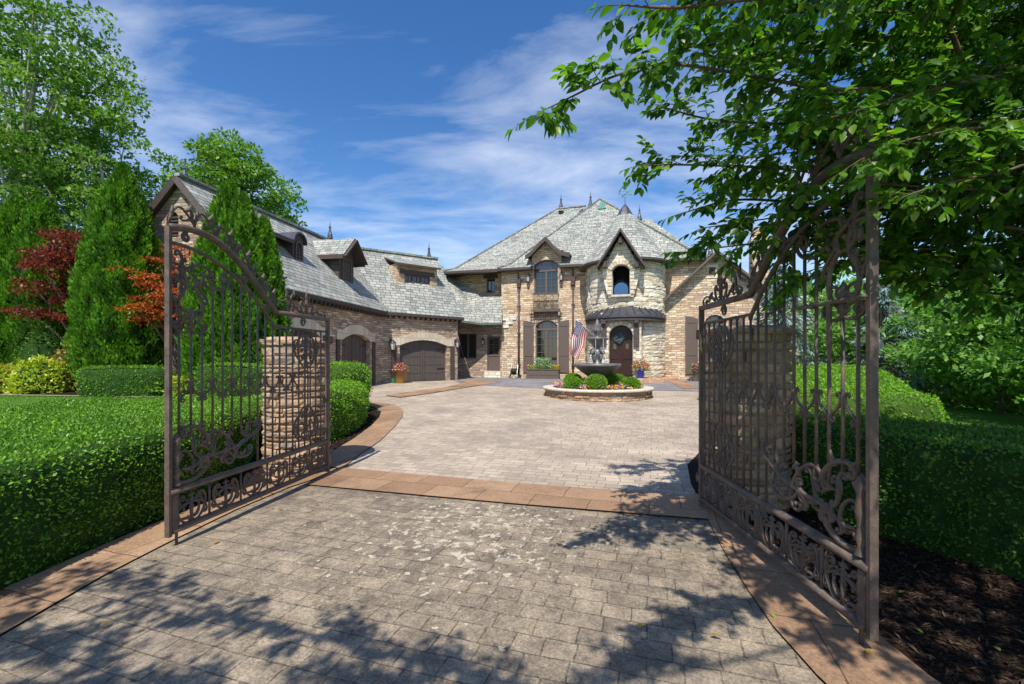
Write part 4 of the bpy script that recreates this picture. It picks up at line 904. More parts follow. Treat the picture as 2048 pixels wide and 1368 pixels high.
mb = MB(); mb.slab([F2.P(c0-.1, ct_-.02, fn+.3), F2.P(c1+.08, ct_-.02, fn+.3), F2.P(c1+.08, ct_+.62, fn-1.6), F2.P(c0-.1, ct_+.62, fn-1.6)], .09); mb.build('dormer_roof', TR, o)

# ---- things fixed on or standing before the house
wv = thing('weathervane', (TC[0], TC[1], 9.95), 'green copper rooster weathervane on the tip of the turret roof', 'weathervane')
mb = MB(); x, y = TC; mb.tube([(x, y, 9.9), (x, y, 11.0)], .018, 6); mb.lathe([(.001, -.05), (.05, 0), (.001, .05)], (x, y, 10.35), 8); mb.build('rod', COPPER, wv)
mb = MB()
for a in (0, 90): v = Vector((math.cos(R(a+10)), math.sin(R(a+10)), 0)); mb.tube([Vector((x, y, 10.5))-v*.33, Vector((x, y, 10.5))+v*.33], .014, 5); [mb.lathe([(.001, -.05), (.05, 0), (.001, .05)], (x+v.x*s*.33, y+v.y*s*.33, 10.5), 6) for s in (-1, 1)]
mb.tube([(x-.35, y, 10.68), (x+.38, y, 10.68)], .016, 5); mb.hexa([(x+.22, y-.008, 10.6), (x+.42, y-.008, 10.58), (x+.42, y+.008, 10.58), (x+.22, y+.008, 10.6), (x+.22, y-.008, 10.76), (x+.42, y-.008, 10.78), (x+.42, y+.008, 10.78), (x+.22, y+.008, 10.76)]); mb.build('direction_arms', COPPER, wv)
mb = MB(); mb.lathe([(.001, -.17), (.09, -.12), (.13, 0), (.10, .10), (.05, .2), (.06, .27), (.04, .33), (.001, .36)], (x-.02, y, 10.92), 10); 
mb.tube([(x+.05, y, 10.95), (x+.16, y, 11.08), (x+.2, y, 11.2), (x+.15, y, 11.28)], [.09, .08, .05, .01], 6); mb.tube([(x-.03, y, 11.2), (x-.13, y, 11.17)], [.03, .003], 5); mb.build('rooster', COPPER, wv)
# lanterns
LG = m_plain('lantern_glass', (.5, .52, .5), .15, .6, .1)
def lantern(fr, u, z, n, label, s=1.):
    o = thing('wall_lantern', fr.P(u, z, n), label, 'lantern', 'wall lanterns on the house'); c = fr.P(u, z, n+.22*s); mb = MB()
    mb.fbox(fr, u-.06*s, u+.06*s, z+.0, z+.3*s, n, n+.03); mb.tube([fr.P(u, z+.2*s, n+.02), fr.P(u, z+.36*s, n+.08*s), fr.P(u, z+.38*s, n+.18*s), fr.P(u, z+.28*s, n+.22*s)], .014, 6); mb.build('bracket', BLACK, o)
    mb = MB(); mb.lathe([(.001, .30*s), (.05*s, .25*s), (.13*s, .16*s), (.13*s, .14*s)], c, 10); mb.lathe([(.09*s, -.14*s), (.06*s, -.18*s), (.02*s, -.22*s), (.001, -.26*s)], c, 10)
    for i in range(6): a = i*math.pi/3; mb.tube([(c.x+.12*s*math.cos(a), c.y+.12*s*math.sin(a), c.z+.15*s), (c.x+.08*s*math.cos(a), c.y+.08*s*math.sin(a), c.z-.14*s)], .008, 4)
    mb.build('cage', BLACK, o); mb = MB(); mb.lathe([(.11*s, .14*s), (.075*s, -.13*s)], c, 10); mb.build('glass', LG, o)
lantern(FM, *FM.hit(1058, 560, 0), 0, 'dark lantern high on the wall left of the balcony window')
lantern(FM, *FM.hit(1123.5, 557, 0), 0, 'dark lantern high on the wall right of the balcony window')
lantern(FM, *FM.hit(1119, 628, 0), 0, 'dark lantern beside the iron trellis above the right shutter', .8)
lantern(FM, *FM.hit(967, 685, LN), LN, 'dark lantern between the shuttered window and the brown side door', .8)
lantern(F2, .42, 2.15, 0, 'dark lantern at the corner between the two right garage doors', 1.15)
lantern(F2, k2-.12, F2.hit(912, 690, 0)[1], 0, 'grey capped lantern on the corner right of the last garage door', .9)
# wreath
wr = thing('wreath', FT.P(dm-.12, 2.7, n+.05), 'blue green wreath hanging on the dark arched front door', 'wreath')
P = []; c = FT.P(dm-.1, 2.62, nT-.2)
for i in range(900):
    a = random.random()*6.283; r_ = .17+random.gauss(0, .04); P.append(c+FT.U*math.cos(a)*r_+Vector((0, 0, math.sin(a)*r_))+FT.N*random.gauss(0, .03))
P = np.array(P); leaves('wreath_leaves', P, rdir(900), rdir(900), .07, .03, m_leaf('wreath_leaf', [(0, (.05, .09, .09)), (.5, (.12, .2, .22)), (1, (.3, .38, .42))], .1), wr)
# blue arched thing in the turret window
ch = MB(); bu = mid; outc = arch(wa+.10, wb-.08, wz0_, wz0_+.62, .30, 12); ch.plate(FT, outc, nT-.30, nT-.12)
o = ch.build('headboard', [m_plain('blue_lacquer', (.035, .11, .25), .6, .3, .1)]); tag(o, 'blue arched panel standing in the dark open turret window', 'panel')
# ------------------------------------------------------------ wrought iron gates
def unit_scroll(kind, n=49):
    """heading integrated along the curve; curvature grows towards the ends, so they roll up into spirals"""
    t = np.linspace(-1, 1, n)
    if kind == 'C': k = 1.15+19.*np.abs(t)**3.2
    elif kind == 'S': k = np.sign(t)*(1.5*np.abs(t)**.6+19.*np.abs(t)**3.4)
    else: k = 1.0+19.*np.clip(t, 0, 1)**3
    dt = t[1]-t[0]; th = np.cumsum(k)*dt; th -= th[n//2]
    return np.stack([np.cumsum(np.cos(th))*dt, np.cumsum(np.sin(th))*dt], 1)
US = {k: unit_scroll(k) for k in 'CSH'}
class GateP:
    def __init__(s, free, hinge):
        s.a = Vector((*free, 0)); s.b = Vector((*hinge, 0)); s.L = (s.b-s.a).length; s.U = (s.b-s.a).normalized(); s.N = Vector((s.U.y, -s.U.x, 0))
        s.ang = math.atan2(s.U.y, s.U.x)
    def P(s, u, z, n=0.): v = s.a+s.U*u+s.N*n; return Vector((v.x, v.y, z))
def gate_builder(gt, root):
    L = gt.L
    def sc(mb, p0, p1, kind='C', flip=False, r=.011, n=0.):
        q = US[kind].copy()
        if flip: q[:, 1] *= -1
        a, b = q[0], q[-1]; d = b-a; dd = complex(*d); tt = complex(p1[0]-p0[0], p1[1]-p0[1]); k = tt/dd
        z = [(complex(x-a[0], y-a[1])*k+complex(*p0)) for x, y in q]
        m = len(z); rs = [r*(1.0-.45*abs(2*i/(m-1)-1)**3) for i in range(m)]
        path = [gt.P(c.real, c.imag, n) for c in z][::1]
        mb.tube(path, rs, 6)
        for e in (0, -1):
            if kind == 'H' and e == 0: continue
            c = path[e]; mb.lathe([(.001, -r*1.25), (r*1.1, -r*.6), (r*1.25, 0), (r*1.1, r*.6), (.001, r*1.25)], c, 6)
    def leaf(mb, p, ang, ln, w=.02):
        pts = []; rs = []
        for i in range(7):
            t = i/6; a = ang+.5*t; pts.append(gt.P(p[0]+ln*t*math.cos(a), p[1]+ln*t*math.sin(a))); rs.append(.003+w*math.sin(math.pi*(t*.8+.12))*(1-.3*t))
        mb.tube(pts, rs, 6)
    def bar(mb, u0, z0, u1, z1, r=.011, n=8): mb.tube([gt.P(u0, z0), gt.P(u1, z1)], r, n)
    BL_ = lambda mb, name: mb.build(name, IRON, root)
    # posts
    mb = MB(); mb.box(gt.P(0, 1.405), (.030, .045, 2.59), gt.ang); BL_(mb, 'post')
    mb = MB(); mb.box(gt.P(L, 1.10), (.04, .045, 2.09), gt.ang); BL_(mb, 'post')
    # arched top rail
    T = [0, .0947, .19, .285, .359, .438, .5085, .56]; Z = [2.69, 2.735, 2.705, 2.625, 2.51, 2.35, 2.21, 2.12]
    T2 = [0, .0947, .19, .285, .391, .456, .5085, .56]; Z2 = [2.56, 2.57, 2.51, 2.42, 2.30, 2.165, 2.04, 1.93]
    us = np.linspace(0, .56, 29)
    def smooth(T, Z, x):
        c = np.polyfit(T, Z, 4); return np.polyval(c, x)
    z1 = smooth(T, Z, us); z2 = smooth(T2, Z2, us)
    mb = MB(); mb.tube([gt.P(u*L, z) for u, z in zip(us, z1)], .031, 12); mb.tube([gt.P(.56*L, z1[-1]-.0), gt.P(L, 2.12)], .029, 12); BL_(mb, 'top_rail')
    mb = MB(); mb.tube([gt.P(u*L, z) for u, z in zip(us, z2)], .017, 8); bar(mb, .56*L, 1.955, L, 1.955, .013); BL_(mb, 'inner_arch')
    mb = MB(); bar(mb, 0, .475, L, .475, .031, 12); BL_(mb, 'middle_rail')
    mb = MB(); bar(mb, .03, .145, L, .125, .028, 12); BL_(mb, 'bottom_rail')
    zi = lambda u: float(np.interp(u/L, us, z2)) if u/L < .56 else 1.955
    # pickets
    k = 0; u = .10
    tops = {}
    while u < L-.05:
        top = zi(u)-.01
        if u < .36: top = 1.88+.03*math.sin(u*20)
        elif u < .95: top = min(top, 2.33-.05*(u-.6)**2)
        bot = .475
        if u < .30: bot = .96-.2*u
        elif u < 1.02: bot = .78+.10*abs(math.sin((u-.28)*4.2))
        mb = MB(); bar(mb, u, bot, u, top, .0105); mb.lathe([(.001, -.02), (.018, -.01), (.018, .01), (.001, .02)], gt.P(u, top), 6)
        BL_(mb, 'picket'); tops[k] = (u, top); u += .118; k += 1
    # collar band of fleurons across the pickets
    mb = MB()
    for i in range(7):
        u = .218+.236*i
        for q in (-1, 1):
            if u+q*.118 < .02: continue
            arm = [(u+q*(.034+.019*(1-.5*t)*math.cos(-4.4+4.4*t*1.0)), 1.378+.019*(1-.5*t)*math.sin(-4.4+4.4*t)) for t in np.linspace(1, .12, 8)][::1]
            arm = [(u+q*x, z) for x, z in ((.046, 1.372), (.054, 1.384), (.046, 1.397), (.030, 1.396), (.018, 1.378), (.017, 1.350), (.030, 1.320), (.055, 1.292), (.085, 1.272), (.104, 1.250), (.100, 1.226), (.080, 1.218), (.066, 1.232), (.074, 1.248), (.086, 1.242))]
            mb.tube([gt.P(*p) for p in arm], [.006, .007, .008, .009, .010, .010, .010, .010, .010, .009, .009, .008, .007, .007, .008], 6)
        mb.lathe([(.001, -.08), (.013, -.05), (.010, -.01), (.017, .015), (.001, .04)], gt.P(u, 1.36), 6)
    BL_(mb, 'fleuron_band')
    # six scroll panels under the middle rail
    nP = 6; x0 = .03; wP = (L-.06)/nP
    for i in range(nP):
        c = x0+wP*(i+.5); mb = MB(); z0 = .165
        if i: bar(mb, x0+wP*i, .135, x0+wP*i, .455, .010)
        for s, fl in ((-1, False), (1, True)):
            sc(mb, (c+s*.035, z0+.05), (c+s*.10, z0+.215), 'C', not fl, .011)
            sc(mb, (c+s*.015, z0+.13), (c+s*.14, z0+.06), 'C', fl, .010)
            sc(mb, (c+s*.02, z0+.20), (c+s*.075, z0+.13), 'S', fl, .008)
            sc(mb, (c+s*.012, z0+.235), (c+s*.05, z0+.20), 'C', not fl, .007)
            leaf(mb, (c+s*.03, z0+.03), math.pi/2-s*1.0, .11, .012); leaf(mb, (c+s*.12, z0+.15), math.pi/2+s*.3, .07, .010)
        mb.tube([gt.P(c, z0-.01), gt.P(c, z0+.10), gt.P(c, z0+.2), gt.P(c, z0+.295)], [.010, .016, .009, .004], 6)
        bar(mb, c-.035, z0+.235, c+.035, z0+.235, .008); mb.lathe([(.001, -.025), (.022, 0), (.001, .025)], gt.P(c, z0+.235), 8)
        BL_(mb, 'scroll_panel')
    # big vine along the middle rail near the free end
    mb = MB(); zb = .52
    mb.lathe([(.035, .0), (.02, .05), (.03, .10), (.018, .16), (.034, .24), (.022, .33), (.04, .38), (.02, .42), (.001, .45)], gt.P(.075, zb), 8)
    bar(mb, .02, .90, .13, .90, .016)
    V = lambda x, z: (x, .53+(z-.53)*1.22)
    for p, q, kd, fl, r in (((.16, .86), (.36, .78), 'C', True, .018), ((.11, .60), (.36, .64), 'C', False, .018), ((.20, .84), (.30, .70), 'S', False, .013), ((.13, .72), (.21, .62), 'C', True, .012),
        ((.36, .60), (.62, .72), 'S', False, .017), ((.46, .78), (.66, .60), 'C', True, .015), ((.60, .60), (.86, .76), 'S', False, .017), ((.70, .70), (.92, .64), 'C', False, .015), ((.80, .62), (1.05, .84), 'S', False, .016), ((.55, .80), (.42, .68), 'S', True, .012), ((.30, .80), (.46, .66), 'C', False, .012), ((.26, .58), (.40, .60), 'C', True, .012), ((.84, .80), (.98, .72), 'S', True, .012)):
        sc(mb, V(*p), V(*q), kd, fl, r)
    for p, a, l in (((.16, .88), 1.9, .10), ((.28, .88), .6, .10), ((.40, .72), 2.2, .13), ((.42, .72), .7, .13), ((.47, .78), 1.4, .10), ((.44, .66), -.6, .11), ((.62, .76), .6, .10), ((.70, .78), 2.0, .09), ((.88, .78), 1.0, .11), ((.98, .82), .4, .10), ((1.02, .84), 2.4, .09), ((.80, .60), .2, .10), ((.30, .60), 1.0, .10), ((.22, .60), 2.4, .1), ((.56, .62), .1, .1)): leaf(mb, V(*p), a, l, .014)
    BL_(mb, 'vine_scroll')
    # lyre and vines under the arch near the free end
    mb = MB(); cx, cz = .215, 2.06
    for s in (-1, 1):
        mb.tube([gt.P(cx+s*.125*math.sin(t)*(1+.15*math.cos(t)), cz-.165*math.cos(t)) for t in np.linspace(.15, 3.0, 18)], .014, 6)
        sc(mb, (cx+s*.02, cz-.16), (cx+s*.10, cz-.06), 'C', s > 0, .010); sc(mb, (cx+s*.03, cz-.19), (cx+s*.155, cz-.17), 'C', s < 0, .012)
        leaf(mb, (cx+s*.02, cz-.12), math.pi/2-s*.9, .08, .016); leaf(mb, (cx+s*.04, cz+.16), math.pi/2-s*.6, .10, .014)
    mb.lathe([(.001, -.20), (.03, -.16), (.018, -.10), (.032, -.04), (.001, .02)], gt.P(cx, cz-.03), 8)
    sc(mb, (.07, 2.48), (.16, 2.26), 'S', False, .014); sc(mb, (.05, 2.36), (.13, 2.20), 'C', True, .012); sc(mb, (.16, 2.44), (.27, 2.27), 'S', True, .013)
    sc(mb, (.06, 2.14), (.12, 2.30), 'C', False, .011); sc(mb, (.20, 2.30), (.42, 2.36), 'C', True, .014); sc(mb, (.40, 2.33), (.62, 2.35), 'C', False, .013); sc(mb, (.60, 2.33), (.84, 2.32), 'C', True, .012)
    sc(mb, (.36, 2.10), (.30, 2.28), 'S', True, .012); sc(mb, (.05, 1.98), (.11, 1.88), 'C', False, .010)
    for p, a, l in (((.10, 2.4), .4, .09), ((.14, 2.33), 2.2, .08), ((.22, 2.36), 1.0, .09), ((.30, 2.34), .2, .10), ((.44, 2.34), 1.6, .07), ((.62, 2.34), 1.3, .07), ((.08, 2.24), 1.2, .08), ((.33, 2.24), .9, .07), ((.06, 2.05), 1.5, .08)): leaf(mb, p, a, l, .016)
    BL_(mb, 'lyre_scroll')
    # spirals hanging between the two arches and beside the hinge post
    for t in (.07, .36, .50):
        u = t*L; z = float(np.interp(t, us, z1)); zz = float(np.interp(t, us, z2)); r_ = (z-zz)/2-.035; c_ = (z+zz)/2; a = np.linspace(0, 3.3*math.pi, 30)
        mb = MB(); mb.tube([gt.P(u+r_*(1-.72*q/10.4)*math.cos(q+1.2), c_+r_*(1-.72*q/10.4)*math.sin(q+1.2)) for q in a], .011, 6); BL_(mb, 'ring_scroll')
    a = np.linspace(0, 3.3*math.pi, 30)
    for u, z, r_ in ((L*.77, 2.04, .055), (L-.075, 1.86, .045), (L-.075, 1.02, .045), (L-.075, .62, .045)):
        mb = MB(); mb.tube([gt.P(u+r_*(1-.7*q/10.4)*math.cos(q), z+r_*(1-.7*q/10.4)*math.sin(q)) for q in a], .010, 6); BL_(mb, 'ring_scroll')
    # crest over the arch and the horizontal rail
    mb = MB()
    for i, t in enumerate((0.0, .105, .21, .315, .41, .49)):
        u = t*L; z = float(np.interp(t, us, z1))+.02; t2 = min(.56, t+.125-.01*i); uu = t2*L; zz = float(np.interp(t2, us, z1))+.02
        h = .19 if i < 4 else .15; q = []
        for a in np.linspace(0, 1, 16): q.append(gt.P(u+(uu-u)*.95*a, z+(zz-z)*a+h*math.sin(math.pi*min(1, a*1.02)**.75)*(1-.35*a)))
        mb.tube(q, [.013-.005*a for a in np.linspace(0, 1, 16)], 6)
        pu, pz = u+(uu-u)*.42, z+(zz-z)*.42+h*.55; sc(mb, (pu, pz-.02), (u+(uu-u)*.85, z+(zz-z)*.85+.06), 'S', True, .010)
        leaf(mb, (u+(uu-u)*.55, z+(zz-z)*.55+h*.75), .4, .09, .018); leaf(mb, (u+(uu-u)*.75, z+(zz-z)*.75+h*.45), 1.2, .08, .017); mb.lathe([(.001, -.022), (.02, 0), (.001, .022)], gt.P(uu-.01, zz+.09), 6)
        leaf(mb, (u+.02, z+.10), .9, .07, .014)
    BL_(mb, 'arch_crest')
    mb = MB(); c = .80*L; z = 2.15
    for s in (-1, 1):
        sc(mb, (c+s*.03, z+.03), (c+s*.10, z+.13), 'C', s < 0, .011); sc(mb, (c+s*.12, z+.03), (c+s*.24, z+.06), 'S', s > 0, .011); sc(mb, (c+s*.02, z+.20), (c+s*.07, z+.11), 'C', s < 0, .009)
        leaf(mb, (c+s*.04, z+.14), math.pi/2-s*.5, .10, .015); leaf(mb, (c+s*.24, z+.03), math.pi/2+s*.2, .09, .017); leaf(mb, (c+s*.34, z+.0), math.pi/2+s*.4, .06, .014); sc(mb, (c+s*.28, z+.02), (c+s*.40, z+.02), 'C', s > 0, .009)
    mb.tube([gt.P(c, z), gt.P(c, z+.12), gt.P(c, z+.22), gt.P(c, z+.30)], [.014, .022, .015, .003], 6)
    for a in (-.26, .0): 
        pass
    sc(mb, (.575*L, z+.04), (.635*L, z+.17), 'S', False, .012); sc(mb, (.64*L, z+.03), (.69*L, z+.19), 'S', True, .012); leaf(mb, (.64*L, z+.15), 1.3, .12, .018); leaf(mb, (.69*L, z+.17), 1.0, .09, .016)
    BL_(mb, 'rail_crest')
    # two medallions and the twin stiles between them near the hinge
    mb = MB(); c = .80*L
    for zc, fl in ((1.68, 1), (.80, -1)):
        for s in (-1, 1):
            sc(mb, (c+s*.06, zc+fl*.13), (c+s*.03, zc-fl*.15), 'C', (s > 0) == (fl > 0), .012); sc(mb, (c+s*.19, zc+fl*.10), (c+s*.10, zc-fl*.08), 'C', (s > 0) == (fl > 0), .012)
            sc(mb, (c+s*.02, zc+fl*.05), (c+s*.10, zc+.0), 'S', s > 0, .011); sc(mb, (c+s*.02, zc-fl*.05), (c+s*.09, zc-fl*.08), 'C', s > 0, .010); sc(mb, (c+s*.015, zc+fl*.20), (c+s*.08, zc+fl*.13), 'C', s < 0, .010); sc(mb, (c+s*.12, zc+fl*.17), (c+s*.21, zc+fl*.05), 'C', s < 0, .010)
            leaf(mb, (c+s*.05, zc+fl*.02), s*.6 if s > 0 else math.pi-.6, .08, .010); leaf(mb, (c+s*.15, zc+fl*.08), math.pi/2, .08, .010)
        mb.tube([gt.P(c, zc-.20), gt.P(c, zc-.08), gt.P(c, zc+.05), gt.P(c, zc+.20)], [.006, .014, .016, .006], 6)
    for s in (-1, 1): bar(mb, c+s*.03, .98, c+s*.03, 1.50, .010)
    mb.tube([gt.P(c-.03+.03*(1-math.cos(a)), 1.50+.03*math.sin(a)) for a in np.linspace(0, math.pi, 9)], .010, 6)
    BL_(mb, 'medallion_scroll')
    for z in (.33, 1.85):
        mb = MB(); d = gt.P(L+.06, z); mb.box(d, (.12, .03, .05), gt.ang); mb.lathe([(.02, -.05), (.02, .05)], gt.P(L+.10, z), 8); BL_(mb, 'hinge')
    # drop bolt at the foot of the free post
    mb = MB(); nb = .05 if gt.N.dot(Vector((0, 0, 0))-gt.a) > 0 else -.05
    mb.tube([gt.P(.075, .03), gt.P(.075, .36)], .0115, 8); mb.lathe([(.024, -.035), (.024, .035)], gt.P(.075, .22), 8); mb.box(gt.P(.045, .30), (.05, .05, .30), gt.ang); BL_(mb, 'drop_bolt')
gl = GateP((-2.857, 3.70), (-2.512, 6.06)); g_l = thing('gate', (-2.857, 3.70, 0), 'left leaf of the ornate rusty brown iron gate, swung open before the sunlit round pillar', 'gate', 'iron gate leaves')
gate_builder(gl, g_l)
mb = MB(); nn = gl.N if gl.N.x > 0 else -gl.N; sgn = 1 if gl.N.x > 0 else -1
mb.box(gl.P(.05, 1.905, 0), (.09, .03, .015), gl.ang); mb.box(gl.P(.05, 1.865, 0), (.09, .03, .015), gl.ang); mb.box(gl.P(.09, 1.885, 0), (.015, .03, .05), gl.ang); mb.build('latch_catch', IRON, g_l)
gr = GateP((1.91, 2.36), (1.985, 4.66)); g_r = thing('gate', (1.91, 2.36, 0), 'right leaf of the ornate iron gate, swung open in tree shade with a sliding bolt', 'gate', 'iron gate leaves')
gate_builder(gr, g_r)
mb = MB(); n = -.05 if gr.P(0, 0, -.05).x < gr.P(0, 0, .05).x else .05
mb.tube([gr.P(-.02, 1.925, n), gr.P(.62, 1.925, n)], .0125, 8); 
for u in (.05, .40): mb.box(gr.P(u, 1.925, n), (.03, .04, .04), gr.ang)
mb.box(gr.P(.26, 1.79, n), (.035, .012, .28), gr.ang); mb.box(gr.P(.26, 1.64, n), (.022, .012, .10), gr.ang); mb.build('slide_bolt', IRON, g_r)
# ------------------------------------------------------------ stone pillars and fountain ring
def pillar(c, r, z1, label):
    o = thing('gate_pillar', (c[0], c[1], 0), label, 'pillar', 'round stone gate pillars')
    mb = MB(); stones_round(mb, c, r, -.03, z1-.07, (.05, .13), (.12, .38), rough=.014); mb.build('stone_facing', ROCK, o)
    mb = MB(); mb.lathe([(r-.035, -.05), (r-.035, z1-.07)], (*c, 0), 32); mb.build('mortar_core', MORTAR, o)
    mb = MB(); stones_round(mb, c, r+.02, z1-.09, z1-.01, (.075, .085), (.2, .38)); mb.lathe([(r-.01, z1-.03), (r-.05, z1+.01), (.001, z1+.03)], (*c, 0), 32, smooth=False); mb.build('cap', ROCK, o)
pillar((-3.0, 6.22), .43, 1.87, 'round sunlit fieldstone pillar behind the left gate leaf')
pillar((2.60, 4.98), .46, 1.93, 'round fieldstone pillar in tree shade behind the right gate leaf')
fc = (( 1194.5-CX)/F*15.9, 15.9); fg = g(*fc)
ring = thing('planter_wall', (fc[0], fc[1], fg), 'low round fieldstone wall with flat cap holding the flower bed under the fountain', 'planter wall')
mb = MB(); stones_round(mb, fc, 1.86, g(0, 14)-.05, fg+.27, (.06, .12), (.15, .5), .15, .025); mb.build('stone_facing', ROCK, ring)
mb = MB(); mb.lathe([(1.82, -.3), (1.82, .25)], (*fc, fg), 48); mb.build('mortar_core', MORTAR, ring)
mb = MB(); mb.lathe([(1.58, .20), (1.58, .33), (1.60, .34), (1.93, .34), (1.945, .325), (1.945, .27), (1.93, .262), (1.80, .26)], (*fc, fg), 64, wob=lambda a, z: .004*math.sin(a*17)*math.sin(a*5)); mb.build('cap', CAPST, ring)
mb = MB(); mb.lathe([(.001, .26), (1.6, .25)], (*fc, fg), 32); so_ = mb.build('soil', MULCH, ring)
# fountain
fo = thing('fountain', (*fc, fg), 'tiered dark stone fountain with wide fluted bowl in the middle of the court', 'fountain')
zb = fg
fl = lambda k, amp: (lambda a, z: amp*math.cos(a*k))
mb = MB(); mb.lathe([(.34, .25), (.34, .38), (.22, .46), (.20, .58), (.33, .68), (.36, .72)], (*fc, zb), 32); mb.build('pedestal', FOUNT, fo)
mb = MB(); mb.lathe([(.30, .70), (.40, .76), (.55, .86), (.74, 1.02), (.80, 1.06)], (*fc, zb), 96, wob=lambda a, z: .012*abs(math.sin(a*14))); mb.lathe([(.80, 1.055), (.835, 1.08), (.835, 1.14), (.80, 1.165), (.76, 1.15), (.5, .98), (.15, .92)], (*fc, zb), 64); mb.build('large_bowl', FOUNT, fo)
WATER = m_plain('fountain_water', (.04, .05, .05), .03, .8, .1, 5, .3)
mb = MB(); mb.lathe([(.001, 1.125), (.765, 1.125)], (*fc, zb), 40); mb.build('water', WATER, fo)
mb = MB(); mb.lathe([(.20, 1.10), (.16, 1.20), (.10, 1.27), (.10, 1.34), (.18, 1.46), (.20, 1.55), (.16, 1.64), (.10, 1.70), (.12, 1.76)], (*fc, zb), 24)
for i in range(4):
    a = i*math.pi/2-.9; ca, sa = math.cos(a), math.sin(a); p = lambda r, z: (fc[0]+r*ca, fc[1]+r*sa, zb+z)
    mb.tube([p(.10, 1.60), p(.22, 1.62), p(.27, 1.54), p(.31, 1.50)], [.08, .10, .07, .035], 8); mb.tube([p(.12, 1.50), p(.20, 1.42), p(.17, 1.30), p(.12, 1.20)], [.07, .06, .05, .03], 8)
mb.build('sculpted_stem', FOUNT, fo)
mb = MB(); mb.lathe([(.11, 1.74), (.16, 1.80), (.28, 1.94), (.36, 2.02)], (*fc, zb), 64, wob=lambda a, z: .015*abs(math.sin(a*10))); mb.lathe([(.36, 2.015), (.395, 2.03), (.395, 2.07), (.36, 2.085), (.3, 2.05), (.1, 2.0)], (*fc, zb), 40); mb.build('small_bowl', FOUNT, fo)
mb = MB(); mb.lathe([(.10, 2.02), (.12, 2.10), (.05, 2.14), (.06, 2.18), (.12, 2.30), (.14, 2.38), (.10, 2.45), (.13, 2.50), (.09, 2.56), (.05, 2.68), (.001, 2.78)], (*fc, zb), 20, wob=lambda a, z: .08*math.sin(a*6))
for i in range(4): a = i*math.pi/2-.5; mb.tube([(fc[0]+r*math.cos(a), fc[1]+r*math.sin(a), zb+z) for r, z in ((.08, 2.25), (.15, 2.34), (.17, 2.42), (.10, 2.46))], [.03, .035, .03, .01], 6)
mb.build('finial', FOUNT, fo)
mb = MB(); WJ = m_plain('falling_water', (.6, .65, .68), .1, .6, .1)
for i in range(4):
    a = i*math.pi/2-.9; mb.tube([(fc[0]+r*math.cos(a), fc[1]+r*math.sin(a), zb+z) for r, z in ((.31, 1.49), (.36, 1.44), (.40, 1.30), (.42, 1.13))], .007, 5)
for a in (-1.9, -1.2): mb.tube([(fc[0]+.39*math.cos(a), fc[1]+.39*math.sin(a), zb+z) for z in (2.05, 1.13)], .005, 5)
mb.build('water_jet', WJ, fo)
